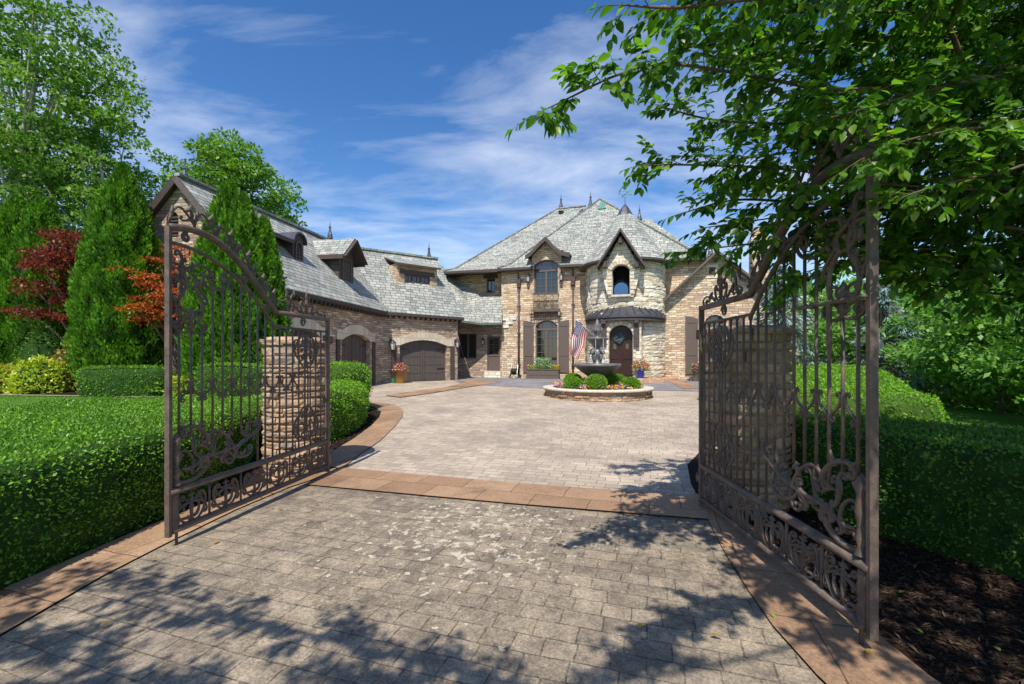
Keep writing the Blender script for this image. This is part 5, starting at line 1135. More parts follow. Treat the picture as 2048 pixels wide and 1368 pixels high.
# ------------------------------------------------------------ clipped hedges
def hedge(name, outline, ztop, label, lmat, core, n_per=900, ls=.03, zb=None, group=None, rnd_edge=.16, rough=.03, top_fn=None, cat='hedge', clump=0., side_only=None):
    """outline: closed list of (x, y), counter-clockwise; a clipped solid with rounded top edge and leaves all over its skin"""
    P = [Vector((x, y, 0)) for x, y in outline]; k = len(P)
    c = sum(P, Vector())/k; area = sum(P[i].x*P[(i+1) % k].y-P[(i+1) % k].x*P[i].y for i in range(k))/2
    if area < 0: P.reverse()
    # resample
    per = [(P[(i+1) % k]-P[i]).length for i in range(k)]; tot = sum(per); m = max(16, int(tot/.16)); Q = []
    for j in range(m):
        s = tot*j/m; i = 0
        while s > per[i]: s -= per[i]; i = (i+1) % k
        Q.append(P[i].lerp(P[(i+1) % k], s/per[i]))
    for _ in range(3): Q = [(Q[j-1]+Q[j]*2+Q[(j+1) % m])/4 for j in range(m)]
    nrm = []
    for j in range(m): t = Q[(j+1) % m]-Q[j-1]; nrm.append(Vector((t.y, -t.x, 0)).normalized())
    e = rnd_edge; rings = []
    for ins, dz in [(.05, None), (0, .35), (0, .7)]+[(e*(1-math.cos(a)), a) for a in ()]: pass
    prof = [(.05, 0., 0), (0, .4, 0), (0, 1., -e)]+[(e*(1-math.cos(a)), 1., -e+e*math.sin(a)) for a in (.5, 1.0, 1.57)]
    vs = []; T = top_fn or (lambda x, y: ztop)
    for ins, f, dz in prof:
        for j in range(m):
            q = Q[j]-nrm[j]*ins; gz = (g(q.x, q.y)-.02) if zb is None else zb; vs.append((q.x, q.y, gz+(T(q.x, q.y)+dz*(f == 1)-gz)*f+0.))
    for ins in (e*1.8, e*3.2):
        for j in range(m):
            q = Q[j]-nrm[j]*ins; vs.append((q.x, q.y, T(q.x, q.y)))
    r_ = len(prof)+2; fs = [[i*m+j, i*m+(j+1) % m, (i+1)*m+(j+1) % m, (i+1)*m+j] for i in range(r_-1) for j in range(m)]
    last = [Vector(vs[(r_-1)*m+j]) for j in range(m)]
    cap = [tuple((r_-1)*m+i for i in t) for t in tessellate_polygon([[Vector((p.x, p.y, 0)) for p in last]])]
    vs = [(x_, y_, z_+(.016*math.sin(2.1*x_+1.3*math.sin(y_*1.9))*math.sin(1.7*y_+x_)+.008*math.sin(7*x_)*math.sin(6*y_))*(1 if i_ >= m*2 else 0)) for i_, (x_, y_, z_) in enumerate(vs)]
    root = thing(name, (c.x, c.y, g(c.x, c.y)), label, cat, group)
    mb = MB(); mb.add(vs, fs+cap, 0, None, True); mb.build('core', core, root)
    # leaves spread over the skin
    V = np.array(vs); tri = []
    for f in fs: tri += [(f[0], f[1], f[2]), (f[0], f[2], f[3])]
    tri += [t for t in cap]; tri = np.array(tri); a, b, c_ = V[tri[:, 0]], V[tri[:, 1]], V[tri[:, 2]]
    cr = np.cross(b-a, c_-a); ar = np.linalg.norm(cr, axis=1)/2; nn_ = cr/np.maximum(ar[:, None]*2, 1e-9); ctr = (a+b+c_)/3
    out = ctr-np.array([c.x, c.y, 0]); up = nn_[:, 2]; flip = np.where(np.abs(up) > .5, np.sign(up), np.sign((nn_*out).sum(1))); nn_ = nn_*flip[:, None]
    w_ = ar.copy()
    if side_only is not None: w_ = w_*np.array([1. if side_only(p, q) else .12 for p, q in zip(ctr, nn_)])
    n = int(w_.sum()*n_per); idx = rng.choice(len(tri), n, p=w_/w_.sum()); r1, r2 = rng.random(n), rng.random(n); sw = r1+r2 > 1; r1[sw], r2[sw] = 1-r1[sw], 1-r2[sw]
    p = a[idx]+(b-a)[idx]*r1[:, None]+(c_-a)[idx]*r2[:, None]; nm = nn_[idx]
    lump = np.sin(p[:, 0]*7+np.sin(p[:, 2]*9)*2)*np.sin(p[:, 1]*6.3+p[:, 2]*5)
    p = p+nm*(rough*rng.normal(size=n)*.8+clump*lump-.005)[:, None]
    D = nm*.7+rdir(n)*1.0+np.array([0, 0, .25]); leaves('leaves', p, D, rdir(n)+nm*.6, ls*(.7+.7*rng.random(n)), ls*.62*(.7+.6*rng.random(n)), lmat, root, 'tri', np.clip(rng.random(n)*.7+.15*(lump*.5+.5)+.22*(np.sin(p[:, 0]*1.9+np.sin(p[:, 1]*1.3)*2)*np.sin(p[:, 1]*2.3+p[:, 2]*3)*.5+.5), 0, 1))
    return root
near = lambda p, q: q[2] > .3 or q[0] > .1 or q[1] < -.2
hedge('boxwood_hedge', [(-3.50, -.5), (-3.46, 2.0), (-3.44, 4.2), (-3.50, 5.2), (-3.75, 5.7), (-3.9, 6.6), (-4.6, 8.2), (-6.7, 8.6), (-7.7, 7.9), (-7.5, 6.4), (-7.0, 2.5), (-6.6, -.5)], .86, 'long clipped boxwood hedge in the left foreground behind the left gate leaf', HEDGE, CORE, 3300, .029, rough=.022, side_only=lambda p, q: (p[1] > 2. and (q[2] > .3 or q[0] > .1)))
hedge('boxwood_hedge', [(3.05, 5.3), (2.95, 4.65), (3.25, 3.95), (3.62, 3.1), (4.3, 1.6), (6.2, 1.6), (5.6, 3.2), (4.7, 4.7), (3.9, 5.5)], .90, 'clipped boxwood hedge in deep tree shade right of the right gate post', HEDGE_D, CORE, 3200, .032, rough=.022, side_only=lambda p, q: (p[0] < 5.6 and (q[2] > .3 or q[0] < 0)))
def up1(x, y): return .98+.34*sm((y-7.8)/5)+.0*x
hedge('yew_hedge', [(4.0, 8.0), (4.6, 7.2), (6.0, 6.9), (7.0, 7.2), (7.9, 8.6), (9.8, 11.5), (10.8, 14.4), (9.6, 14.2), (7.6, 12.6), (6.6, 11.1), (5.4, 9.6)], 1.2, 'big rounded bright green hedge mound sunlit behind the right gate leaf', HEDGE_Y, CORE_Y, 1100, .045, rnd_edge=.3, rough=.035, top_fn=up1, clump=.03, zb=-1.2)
hedge('yew_hedge', [(6.4, 12.8), (9.2, 15.2), (10.8, 16.6), (10.2, 17.6), (8.2, 16.4), (6.0, 14.2)], 1.42, 'low flat topped hedge farther back beside the court and the right pillar', HEDGE_D, CORE, 700, .05, rough=.03)
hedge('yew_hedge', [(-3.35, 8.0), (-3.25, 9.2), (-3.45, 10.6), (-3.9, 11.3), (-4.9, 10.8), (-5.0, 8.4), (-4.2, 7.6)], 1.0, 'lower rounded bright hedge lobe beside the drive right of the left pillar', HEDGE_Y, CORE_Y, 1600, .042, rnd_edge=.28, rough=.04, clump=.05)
hedge('yew_hedge', [(-4.1, 11.2), (-3.85, 12.2), (-4.5, 13.1), (-6.2, 13.2), (-6.6, 11.4), (-5.2, 10.6)], 1.42, 'taller rounded hedge lobe behind the low one beside the garage drive', HEDGE_Y, CORE_Y, 1100, .045, rnd_edge=.3, rough=.04, clump=.04)
def boxp(x0, x1, y0, y1): return [(x0, y0), ((x0+x1)/2, y0-.08), (x1, y0), (x1+.12, (y0+y1)/2), (x1, y1), (x0, y1), (x0-.12, (y0+y1)/2)]
hedge('yew_hedge', boxp(-11.0, -8.9, 11.15, 11.85), 1.34, 'short clipped block hedge on the lawn edge left of the left gate', HEDGE, CORE, 1300, .04, rnd_edge=.2)
hedge('yew_hedge', boxp(-7.3, -5.65, 10.15, 10.8), 1.42, 'short clipped block hedge seen through the bars of the left gate', HEDGE, CORE, 1300, .04, rnd_edge=.2)
hedge('yew_hedge', boxp(-17.5, -14.1, 12.3, 13.0), 1.35, 'clipped block hedge at the left edge of the photo behind yellow shrubs', HEDGE, CORE, 900, .045, rnd_edge=.2)
# ------------------------------------------------------------ arborvitae
def cypress(x, y, h, r, label, tops, dens=1.0, group=None):
    root = thing('arborvitae', (x, y, g(x, y)), label, 'evergreen tree', 'columnar arborvitae trees beside the garage'); z0 = g(x, y)
    cm = MB(); allP = []; allN = []; allR = []
    for (dx, dy, hh, rr) in tops:
        prof = [(rr*.72, .08*hh), (rr*.90, .16*hh), (rr*.86, .34*hh), (rr*.72, .55*hh), (rr*.5, .75*hh), (rr*.22, .93*hh), (.01, .985*hh)]
        cm.lathe([(rr*.3, 0.), (rr*.5, .05*hh)]+[(a*.86, b) for a, b in prof], (x+dx, y+dy, z0), 14)
        n = int(17000*dens*rr*hh/4.5); t = rng.random(n)**1.0; zz = (.03+.97*t)*hh
        pr = np.interp(zz/hh, [0, .05, .16, .34, .55, .75, .9, 1.], [.6, .86, 1., .97, .84, .58, .30, .02])*rr; a = rng.random(n)*6.283
        lum = .09*np.sin(a*11+zz*2.1+np.sin(zz*5))+.09*np.sin(a*6-zz*5.3+np.sin(a*3)*2)+.04*np.sin(a*17+zz*13); rad = pr*(1+lum)+rng.normal(size=n)*.03*rr; rad -= pr*.25*(rng.random(n)**4)
        P = np.stack([x+dx+rad*np.cos(a), y+dy+rad*np.sin(a), z0+zz], 1); O = np.stack([np.cos(a), np.sin(a), np.full(n, .25)], 1)
        allP.append(P); allN.append(O); allR.append(np.clip(.4+lum*2.2+rng.normal(size=n)*.2, 0, 1))
    cm.build('inner_foliage', CORE, root)
    tm = MB(); tm.tube([(x, y, z0-.1), (x, y, z0+h*.3), (x, y, z0+h*.8)], [.14, .1, .03], 8); tm.build('trunk', BARK, root)
    P = np.concatenate(allP); O = np.concatenate(allN); n = len(P); keep = np.ones(n, bool)
    for (dx, dy, hh, rr) in tops:        # drop what would sit deep inside a neighbour
        q = P-np.array([x+dx, y+dy, z0]); rr_ = np.interp(q[:, 2]/hh, [0, .16, .34, .55, .75, .9, 1., 1.01], [.6, .9, .9, .75, .5, .25, .0, 0])*rr*.8
        keep &= np.hypot(q[:, 0], q[:, 1]) > rr_
    P, O, Rr = P[keep], O[keep], np.concatenate(allR)[keep]; n = len(P)
    D = O*.55+rdir(n)*.45+np.array([0, 0, .85]); leaves('crown', P, D, O+rdir(n)*.7, .075+.075*rng.random(n), .04+.035*rng.random(n), CYP, root, 'tri', Rr)
cypress(-15.35, 14.2, 6.3, 1.1, 'pair of columnar arborvitae grown together at the left edge of the photo', [(-.45, 0, 6.2, 1.05), (.45, -.1, 6.1, 1.0), (-1.3, .3, 5.7, 1.0)], .9)
cypress(-11.5, 12.98, 6.7, 1.2, 'tallest columnar arborvitae, left of the stone gable, two tips', [(.25, -.1, 6.5, 1.0), (-.55, .25, 6.0, .75), (.58, .2, 5.2, .55)], 1.15)
cypress(-7.5, 11.8, 5.7, 1.1, 'clustered columnar arborvitae behind the left gate before the garage roof', [(.0, 0, 5.6, .9), (.45, -.15, 5.2, .85), (-.38, .1, 5.0, .68), (.85, .15, 4.7, .55)], 1.2)
# ------------------------------------------------------------ broad trees
def tree(name, x, y, h, r, label, lmat, bark, ncl=60, per=160, ls=.2, cb=.35, cat='tree', group=None, zb=None, squash=1., limbs=10, spread=.33, seed=1, lean=(0, 0), tr=.02, open_=.0):
    rs = np.random.default_rng(seed); z0 = g(x, y) if zb is None else zb
    root = thing(name, (x, y, z0), label, cat, group)
    cz = z0+h*(cb+(1-cb)/2); hz = h*(1-cb)/2*1.0
    u = unit(rs.normal(size=(ncl, 3))); rad = rs.random(ncl)**.42; C = u*rad[:, None]*np.array([r, r, hz])
    taper = 1-.35*np.clip(C[:, 2]/hz, 0, 1)**2; C[:, 0] *= taper; C[:, 1] *= taper
    C += np.array([x+lean[0], y+lean[1], cz])
    sz = r*spread*(.55+.75*rs.random(ncl)); P = []; Rn = []; Oo = []
    for c, s in zip(C, sz):
        n = int(per*(s/(r*spread))**2); v = unit(rs.normal(size=(n, 3))); v[:, 2] = np.where(rs.random(n) < .7, np.abs(v[:, 2]), v[:, 2])
        q = c+v*(s*(.35+.65*rs.random(n)**.5))[:, None]*np.array([1.15, 1.15, .62*squash]); P.append(q); Oo.append(v); Rn.append(np.clip(rs.normal(size=n)*.22+.3+.4*rs.random(), 0, 1))
    P = np.concatenate(P); Oo = np.concatenate(Oo); Rn = np.concatenate(Rn); n = len(P)
    D = Oo*.6+unit(rs.normal(size=(n, 3)))+np.array([0, 0, -.15]); leaves('crown', P, D, unit(rs.normal(size=(n, 3)))+np.array([0, 0, 1.3]), ls*(.6+.7*rs.random(n)), ls*.62*(.6+.6*rs.random(n)), lmat, root, 'tri', Rn)
    tm = MB(); top = Vector((x+lean[0]*.8, y+lean[1]*.8, z0+h*.82)); base = Vector((x, y, z0-.3)); tr_ = h*tr
    pth = [base.lerp(top, t)+Vector((math.sin(t*5+seed)*.02*h*t, math.cos(t*4+seed)*.02*h*t, 0)) for t in np.linspace(0, 1, 8)]
    tm.tube(pth, [tr_*(1.25-t*.95)*(1.35 if t == 0 else 1) for t in np.linspace(0, 1, 8)], 9)
    far = sorted(range(ncl), key=lambda i: -sz[i])[:limbs]
    for i in far:
        e = Vector(C[i]); t = max(.28, min(.9, (e.z-z0)/h*.62)); s0 = base.lerp(top, t); k = int(t*7); s0 = pth[min(7, k)].lerp(pth[min(7, k+1)], t*7-k) if k < 7 else pth[7]
        m_ = s0.lerp(e, .5)+Vector((0, 0, .03*h)); tm.tube([s0, m_, e], [tr_*.42, tr_*.26, tr_*.08], 6, cap=False)
    tm.build('trunk', bark, root)
    return root
LF1 = m_leaf('sycamore_leaf', [(0, (.055, .13, .025)), (.5, (.115, .23, .042)), (1, (.23, .35, .09))], .38, .45)
LF2 = m_leaf('maple_green_leaf', [(0, (.06, .14, .02)), (.5, (.12, .25, .03)), (1, (.24, .40, .05))], .3)
LF3 = m_leaf('woodland_leaf', [(0, (.05, .13, .03)), (.5, (.13, .28, .055)), (1, (.27, .46, .10))], .4)
LF4 = m_leaf('blue_spruce_needle', [(0, (.08, .15, .13)), (.5, (.16, .26, .23)), (1, (.28, .40, .36))], .1)
LRED = m_leaf('red_maple_leaf', [(0, (.07, .010, .012)), (.5, (.17, .022, .022)), (1, (.32, .055, .04))], .3)
LOR = m_leaf('orange_maple_leaf', [(0, (.20, .035, .015)), (.5, (.42, .09, .025)), (1, (.55, .18, .04))], .3)
LYEL = m_leaf('golden_shrub_leaf', [(0, (.22, .32, .02)), (.5, (.42, .50, .04)), (1, (.62, .62, .10))], .3)
LOCH = m_leaf('ochre_shrub_leaf', [(0, (.16, .16, .03)), (.5, (.34, .24, .05)), (1, (.50, .28, .07))], .2)
tree('sycamore_tree', -24.3, 22.0, 22.0, 4.6, 'tall pale limbed tree rising past the top left corner of the photo', LF1, BARK_P, 200, 120, .26, .15, limbs=40, spread=.20, seed=3, tr=.010)
tree('sycamore_tree', -20.7, 22.5, 15.6, 3.1, 'tall open crowned tree behind the columnar evergreens left of the gable', LF1, BARK_P, 120, 105, .24, .20, limbs=34, spread=.22, seed=5, tr=.010)
tree('sycamore_tree', -28.5, 25.0, 10.5, 3.6, 'lower bushy tree filling the gap behind the leftmost evergreens', LF1, BARK_P, 70, 130, .26, .1, limbs=10, spread=.32, seed=15, tr=.012)
tree('sycamore_tree', -19.3, 25.5, 11.2, 2.4, 'small open tree just left of the stone gable', LF1, BARK, 45, 110, .26, .3, limbs=12, spread=.33, seed=6, tr=.012)
tree('maple_tree', -22.3, 36.0, 18.8, 4.7, 'big round headed green tree behind the garage roof', LF2, BARK, 120, 190, .34, .35, limbs=12, spread=.26, seed=8)
tree('japanese_maple', -13.0, 13.4, 4.8, 1.3, 'dark red japanese maple between the two left evergreen groups', LRED, BARK, 46, 170, .10, .28, cat='maple tree', squash=.55, limbs=14, seed=9, tr=.02)
tree('japanese_maple', -9.75, 12.9, 4.2, 1.25, 'orange red japanese maple in front of the stone gable wall', LOR, BARK, 34, 190, .09, .42, cat='maple tree', squash=.45, limbs=14, seed=10, tr=.02)
def shrub(x, y, h, r, label, lmat, ls=.05, n=2600, seed=1, zb=None, name='shrub', cat='shrub', core=CORE, squ=1.):
    rs = np.random.default_rng(seed); z0 = g(x, y) if zb is None else zb; root = thing(name, (x, y, z0), label, cat)
    cm = MB(); cm.lathe([(r*.5, 0), (r*.78, h*.3), (r*.7, h*.62), (r*.35, h*.84), (.01, h*.9)], (x, y, z0), 12, wob=lambda a, z: .08*math.sin(a*3+z*4)); cm.build('inner_foliage', core, root)
    v = unit(rs.normal(size=(n, 3))); v[:, 2] = np.abs(v[:, 2])*1.0; lum = 1+.10*np.sin(v[:, 0]*8+seed)*np.sin(v[:, 1]*7)+rs.normal(size=n)*.05
    P = v*lum[:, None]*np.array([r, r, h])*(.86+.14*rs.random(n))[:, None]; P[:, 2] = np.maximum(P[:, 2], .02); P += np.array([x, y, z0])
    leaves('leaves', P, v*.8+unit(rs.normal(size=(n, 3)))+np.array([0, 0, .2]), unit(rs.normal(size=(n, 3)))+v*.6, ls*(.6+.8*rs.random(n)), ls*.6, lmat, root, 'tri')
    return root
shrub(-12.95, 12.2, .95, .62, 'bright yellow green mounded shrub near the left edge of the photo', LYEL, .09, 2200, 3, core=CORE_Y)
shrub(-13.9, 12.25, .75, .6, 'yellow shrub with orange tips at the left edge of the photo', m_leaf('tipped_leaf', [(0, (.25, .35, .03)), (.6, (.45, .48, .05)), (1, (.55, .25, .04))], .3), .09, 1800, 4, core=CORE_Y)
shrub(-12.75, 12.95, 1.3, .62, 'ochre and orange shrub between the yellow shrub and the block hedge', LOCH, .08, 2000, 5)
shrub(-13.95, 13.3, 1.9, .7, 'dark rounded green shrub at the foot of the leftmost evergreens', HEDGE_D, .06, 3000, 6)
shrub(-8.2, 11.1, .55, .32, 'small bright leafy plant behind the left gate beside the block hedge', LYEL, .09, 500, 7, core=CORE_Y)
shrub(-9.1, 11.4, .6, .3, 'small light green plant right of the left gate post', LF2, .09, 500, 17, core=CORE_Y)
# ------------------------------------------------------------ woods on the right
specs = [(14.5, 17.5, 9.0, 2.6, LF3, 21), (18.0, 22.0, 11, 3.4, LF3, 22), (13.2, 12.0, 5.6, 2.0, LF3, 23), (16.5, 14.0, 8.5, 2.8, LF2, 24), (12.4, 8.9, 4.6, 1.8, LF3, 25), (20.5, 17.0, 11.5, 3.6, LF3, 26), (24, 24, 14, 4.2, LF3, 27), (28, 30, 16, 5, LF2, 28), (22.5, 31, 15, 4.6, LF3, 29), (17.5, 30, 13.5, 3.8, LF3, 30), (34, 26, 15, 5, LF3, 31), (13.5, 6.4, 5.2, 2.0, LF3, 32)]
lab = ['leafy tree just right of the house corner behind the right gate', 'mid green tree behind the first trees right of the house', 'low bushy tree on the slope behind the bright hedge mound', 'light green tree on the slope right of the right gate post', 'small dark tree low on the slope at the right edge of the bright mound', 'tall dark tree on the wooded slope at the right', 'tall tree deeper in the woods right of the house', 'pale green tree at the back of the woods on the right', 'dark tall tree at the back behind the chimney side of the woods', 'tall tree behind the right end of the house', 'tree at the far right edge deep in the woods', 'low spreading tree at the right edge of the photo']
for i, (x, y, h, r, lm, sd) in enumerate(specs):
    h = 1.6+(.13+.10*((i*37) % 10)/10)*y-g(x, y)
    tree('woodland_tree', x, y, h, r, lab[i], lm, BARK, 70, 190, .11+.006*y, .12, limbs=8, spread=.34, seed=sd, group='trees in the woods on the right', tr=.016)
def spruce(x, y, h, r, label, seed):
    rs = np.random.default_rng(seed); z0 = g(x, y); root = thing('blue_spruce', (x, y, z0), label, 'spruce tree'); tm = MB(); tm.tube([(x, y, z0-.2), (x, y, z0+h)], [.16, .02], 8); P = []; D = []
    for i in range(90):
        t = .08+.9*rs.random()**.8; a = rs.random()*6.283; L_ = r*(1.05-t)*(.7+.5*rs.random()); b = Vector((x, y, z0+h*t)); e = b+Vector((math.cos(a)*L_, math.sin(a)*L_, -L_*.25)); mid_ = b.lerp(e, .6)+Vector((0, 0, .08*L_)); tm.tube([b, mid_, e], [.03, .02, .008], 5, cap=False)
        for k in range(46):
            s = rs.random()**.7; p = (b.lerp(mid_, s*1.6) if s < .6 else mid_.lerp(e, (s-.6)/.4)); P.append((p.x+rs.normal()*.05, p.y+rs.normal()*.05, p.z-abs(rs.normal())*.12)); D.append((math.cos(a)+rs.normal()*.6, math.sin(a)+rs.normal()*.6, -1.0+rs.normal()*.5))
    tm.build('trunk', BARK, root); P = np.array(P); n = len(P); leaves('crown', P, np.array(D), rdir(n), .26, .05, LF4, root, 'tri')
spruce(10.6, 17.6, 5.2, 2.2, 'weeping blue green spruce behind the right pillar beside the house', 41)
spruce(13.0, 15.6, 4.2, 2.0, 'second blue green spruce above the bright hedge mound', 42)
P = scatter([(6.5, 5.8), (9.5, 6.6), (14, 10.5), (12.4, 13.5), (20, 13), (20, 2), (8, 2), (5.6, 5.4)], 22000); n = len(P); P[:, 2] += .05+.75*rng.random(n)**1.5*np.clip((P[:, 0]-6.5)/3, .3, 1.3)
tag(leaves('ground_cover', P, rdir(n)+np.array([0, 0, .5]), rdir(n)+np.array([0, 0, 1.]), .11+.08*rng.random(n), .07+.05*rng.random(n), LF2), kind='stuff')
# a far wood that closes the horizon
P = []
for i in range(520):
    a = rng.uniform(-1.15, 1.15); d = rng.uniform(62, 95); x, y = d*math.sin(a), d*math.cos(a); s = rng.uniform(3, 5.5); c = np.array([x, y, rng.uniform(-4, 3.6) if a < .5 else rng.uniform(-4, 9)])
    v = rdir(60); P.append(c+v*s*np.array([1, 1, .8]))
P = np.concatenate(P); n = len(P)
tag(leaves('distant_woods', P, rdir(n), rdir(n)+np.array([0, -.6, .8]), 1.1+.8*rng.random(n), .8+.5*rng.random(n), LF3), kind='stuff')
# ------------------------------------------------------------ flower bed on the fountain ring
def ball(dx, dy, r, label): 
    x, y = fc[0]+dx, fc[1]+dy; z0 = fg+.24; root = thing('boxwood_ball', (x, y, z0), label, 'boxwood ball', 'clipped boxwood balls around the fountain'); cm = MB()
    cm.lathe([(.001, -.02)]+[(r*.93*math.sin(a), r*.80*(1-math.cos(a))) for a in np.linspace(.35, math.pi, 9)], (x, y, z0), 18); cm.build('inner_foliage', CORE_Y, root)
    n = 2600; v = rdir(n); lum = 1+rng.normal(size=n)*.035; P = v*lum[:, None]*np.array([r, r, r*.82])+np.array([x, y, z0+r*.8]); P[:, 2] = np.maximum(P[:, 2], z0)
    leaves('leaves', P, v+rdir(n)*.9, rdir(n)+v*.5, .035+.02*rng.random(n), .026, HEDGE_Y, root, 'tri')
ball(-.97, -.88, .29, 'left clipped boxwood ball of the ring bed before the fountain')
ball(-.27, -1.18, .35, 'largest and nearest clipped boxwood ball of the ring bed')
ball(.98, -.9, .28, 'right clipped boxwood ball of the ring bed')
ball(.42, .1, .36, 'boxwood ball half hidden behind the foot of the fountain')
ball(-.75, .85, .33, 'boxwood ball on the house side left of the fountain foot')
ball(.95, .9, .30, 'boxwood ball on the house side right of the fountain foot')
def flowers(name, pts, cols, n, r=.03, up=.1, green=HEDGE, parent=None, h0=0.):
    P = np.array([(x, y, z+h0+up*random.random()) for x, y, z in pts]); m = len(P); out = []
    o = leaves(name, P, rdir(m), rdir(m)+np.array([0, -.5, 1.]), r*(.8+.6*rng.random(m)), r*.9, cols, parent, 'tri'); return o
PANSY = m_leaf('pansy_petal', [(0, (.11, .05, .28)), (.3, (.22, .10, .42)), (.36, (.75, .22, .02)), (.62, (.85, .42, .02)), (.7, (.85, .62, .05)), (.85, (.25, .14, .45)), (1, (.6, .5, .65))], .2)
pp = []; gg = []
for i in range(2400):
    a = random.random()*6.283; r_ = math.sqrt(random.uniform(.35**2, 1.56**2)); gg.append((fc[0]+r_*math.cos(a), fc[1]+r_*math.sin(a), fg+.25))
for i in range(1900):
    a = random.random()*6.283; r_ = math.sqrt(random.uniform(.8**2, 1.56**2)); pp.append((fc[0]+r_*math.cos(a), fc[1]+r_*math.sin(a), fg+.35))
tag(flowers('bedding_foliage', gg, HEDGE_D, 1, .07, .10), kind='stuff')
tag(flowers('pansies', pp, PANSY, 1, .07, .10), kind='stuff')
# ------------------------------------------------------------ pots, boxes, flag, hose reel, lights
def potted(x, y, r, h, pm, label, petals, leafm, spread, fh, zb=None, name='potted_flowers', square=False, npet=160):
    z0 = g(x, y)+.03 if zb is None else zb; root = thing(name, (x, y, z0), label, 'potted plant'); mb = MB()
    mb.lathe([(r*.68, 0), (r*.95, h*.9), (r*1.06, h*.92), (r*1.06, h), (r*.92, h), (r*.86, h*.85), (.001, h*.84)], (x, y, z0), 4 if square else 24, smooth=not square); mb.build('pot', pm, root)
    n = 500; v = rdir(n); v[:, 2] = np.abs(v[:, 2]); P = v*(rng.random(n)**.4)[:, None]*np.array([spread, spread, fh])+np.array([x, y, z0+h*.88]); leaves('foliage', P, v+rdir(n)*.7, rdir(n), .10, .045, leafm, root)
    v = rdir(npet); v[:, 2] = np.abs(v[:, 2]); v[:, 1] = -np.abs(v[:, 1]); P = v*np.array([spread, spread, fh])*1.03+np.array([x, y, z0+h*.9]); leaves('blossoms', P, rdir(npet), v+rdir(npet)*.4, .065, .06, petals, root)
PINK = m_leaf('pink_petal', [(0, (.75, .10, .12)), (.5, (.85, .25, .28)), (1, (.9, .6, .5))], .2); REDP = m_leaf('red_petal', [(0, (.6, .02, .03)), (.6, (.8, .08, .12)), (1, (.75, .45, .75))], .2); MAG = m_leaf('magenta_petal', [(0, (.6, .02, .25)), (1, (.85, .15, .5))], .2)
BLUE = m_plain('cobalt_glaze', (.01, .05, .42), .15, .6, .15, 4, 0); BRZ = m_plain('bronze_glaze', (.23, .12, .035), .35, .5, .2, 6, .05)
b = FT.P(FT.hit(1281, 745, 2.5)[0], 0, 2.5); potted(b.x, b.y, .21, .46, BLUE, 'cobalt blue pot of pink and white flowers on the entry step', PINK, LF2, .40, .50, .62)
b = F2.P(.72, 0, .45); potted(b.x, b.y, .36, .66, BRZ, 'bronze tapered pot of red and violet flowers between the garage doors', REDP, LF3, .36, .34)
b = FM.P(FM.hit(1392, 745, 1.3)[0], 0, 1.3); potted(b.x, b.y, .20, .62, WOOD2, 'tall dark planter of magenta flowers by the right shutter', MAG, LF3, .26, .35, square=True, npet=60)
b = F2.P(.42, 0, .3); mb = MB(); mb.lathe([(.09, 0), (.12, .18), (.125, .2), (.1, .2), (.001, .18)], (b.x, b.y, g(b.x, b.y)+.03), 12); o = mb.build('flower_pot', m_plain('green_glaze', (.03, .18, .08), .3, .5)); tag(o, 'small empty green pot beside the big bronze pot', 'flower pot')
bx0, bx1 = FM.hit(1052.5, 750, .9)[0], FM.hit(1117, 750, .9)[0]; pz = g(0, 25)+.035
root = thing('planter_box', FM.P((bx0+bx1)/2, pz, .7), 'long dark wooden planter box of mixed flowers under the french door', 'planter box'); mb = MB()
mb.fbox(FM, bx0, bx1, pz+.08, pz+.50, .45, .92); mb.fbox(FM, bx0-.03, bx1+.03, pz+.50, pz+.56, .42, .95); mb.fbox(FM, bx0-.02, bx1+.02, pz+.0, pz+.09, .43, .94)
for i in range(5): u = bx0+.25+(bx1-bx0-.5)*i/4; mb.fbox(FM, u-.16, u+.16, pz+.2, pz+.4, .921, .935)
mb.build('box', WOOD2, root)
def boxfl(name, lm, u_a, u_b, n, h, s, root):
    P = np.array([tuple(FM.P(random.uniform(u_a, u_b), pz+.52+h*random.random()**.8, random.uniform(.45, .95))) for _ in range(n)]); leaves(name, P, rdir(n)+np.array([0, 0, .5]), rdir(n), s, s*.6, lm, root)
W_ = bx1-bx0; boxfl('foliage', LF2, bx0, bx1, 500, .18, .09, root); boxfl('tall_herb', m_leaf('sage_leaf', [(0, (.15, .28, .12)), (1, (.38, .52, .28))], .2), bx0+W_*.28, bx0+W_*.72, 520, .62, .12, root)
boxfl('yellow_blossoms', m_leaf('yellow_petal', [(0, (.8, .5, .02)), (1, (.9, .75, .05))], .2), bx0+.05, bx0+W_*.25, 70, .24, .07, root); boxfl('orange_blossoms', m_leaf('orange_petal', [(0, (.8, .25, .02)), (1, (.9, .65, .05))], .2), bx0+W_*.74, bx1, 80, .24, .07, root); boxfl('pink_blossoms', MAG, bx0-.05, bx0+.12, 30, .22, .07, root)
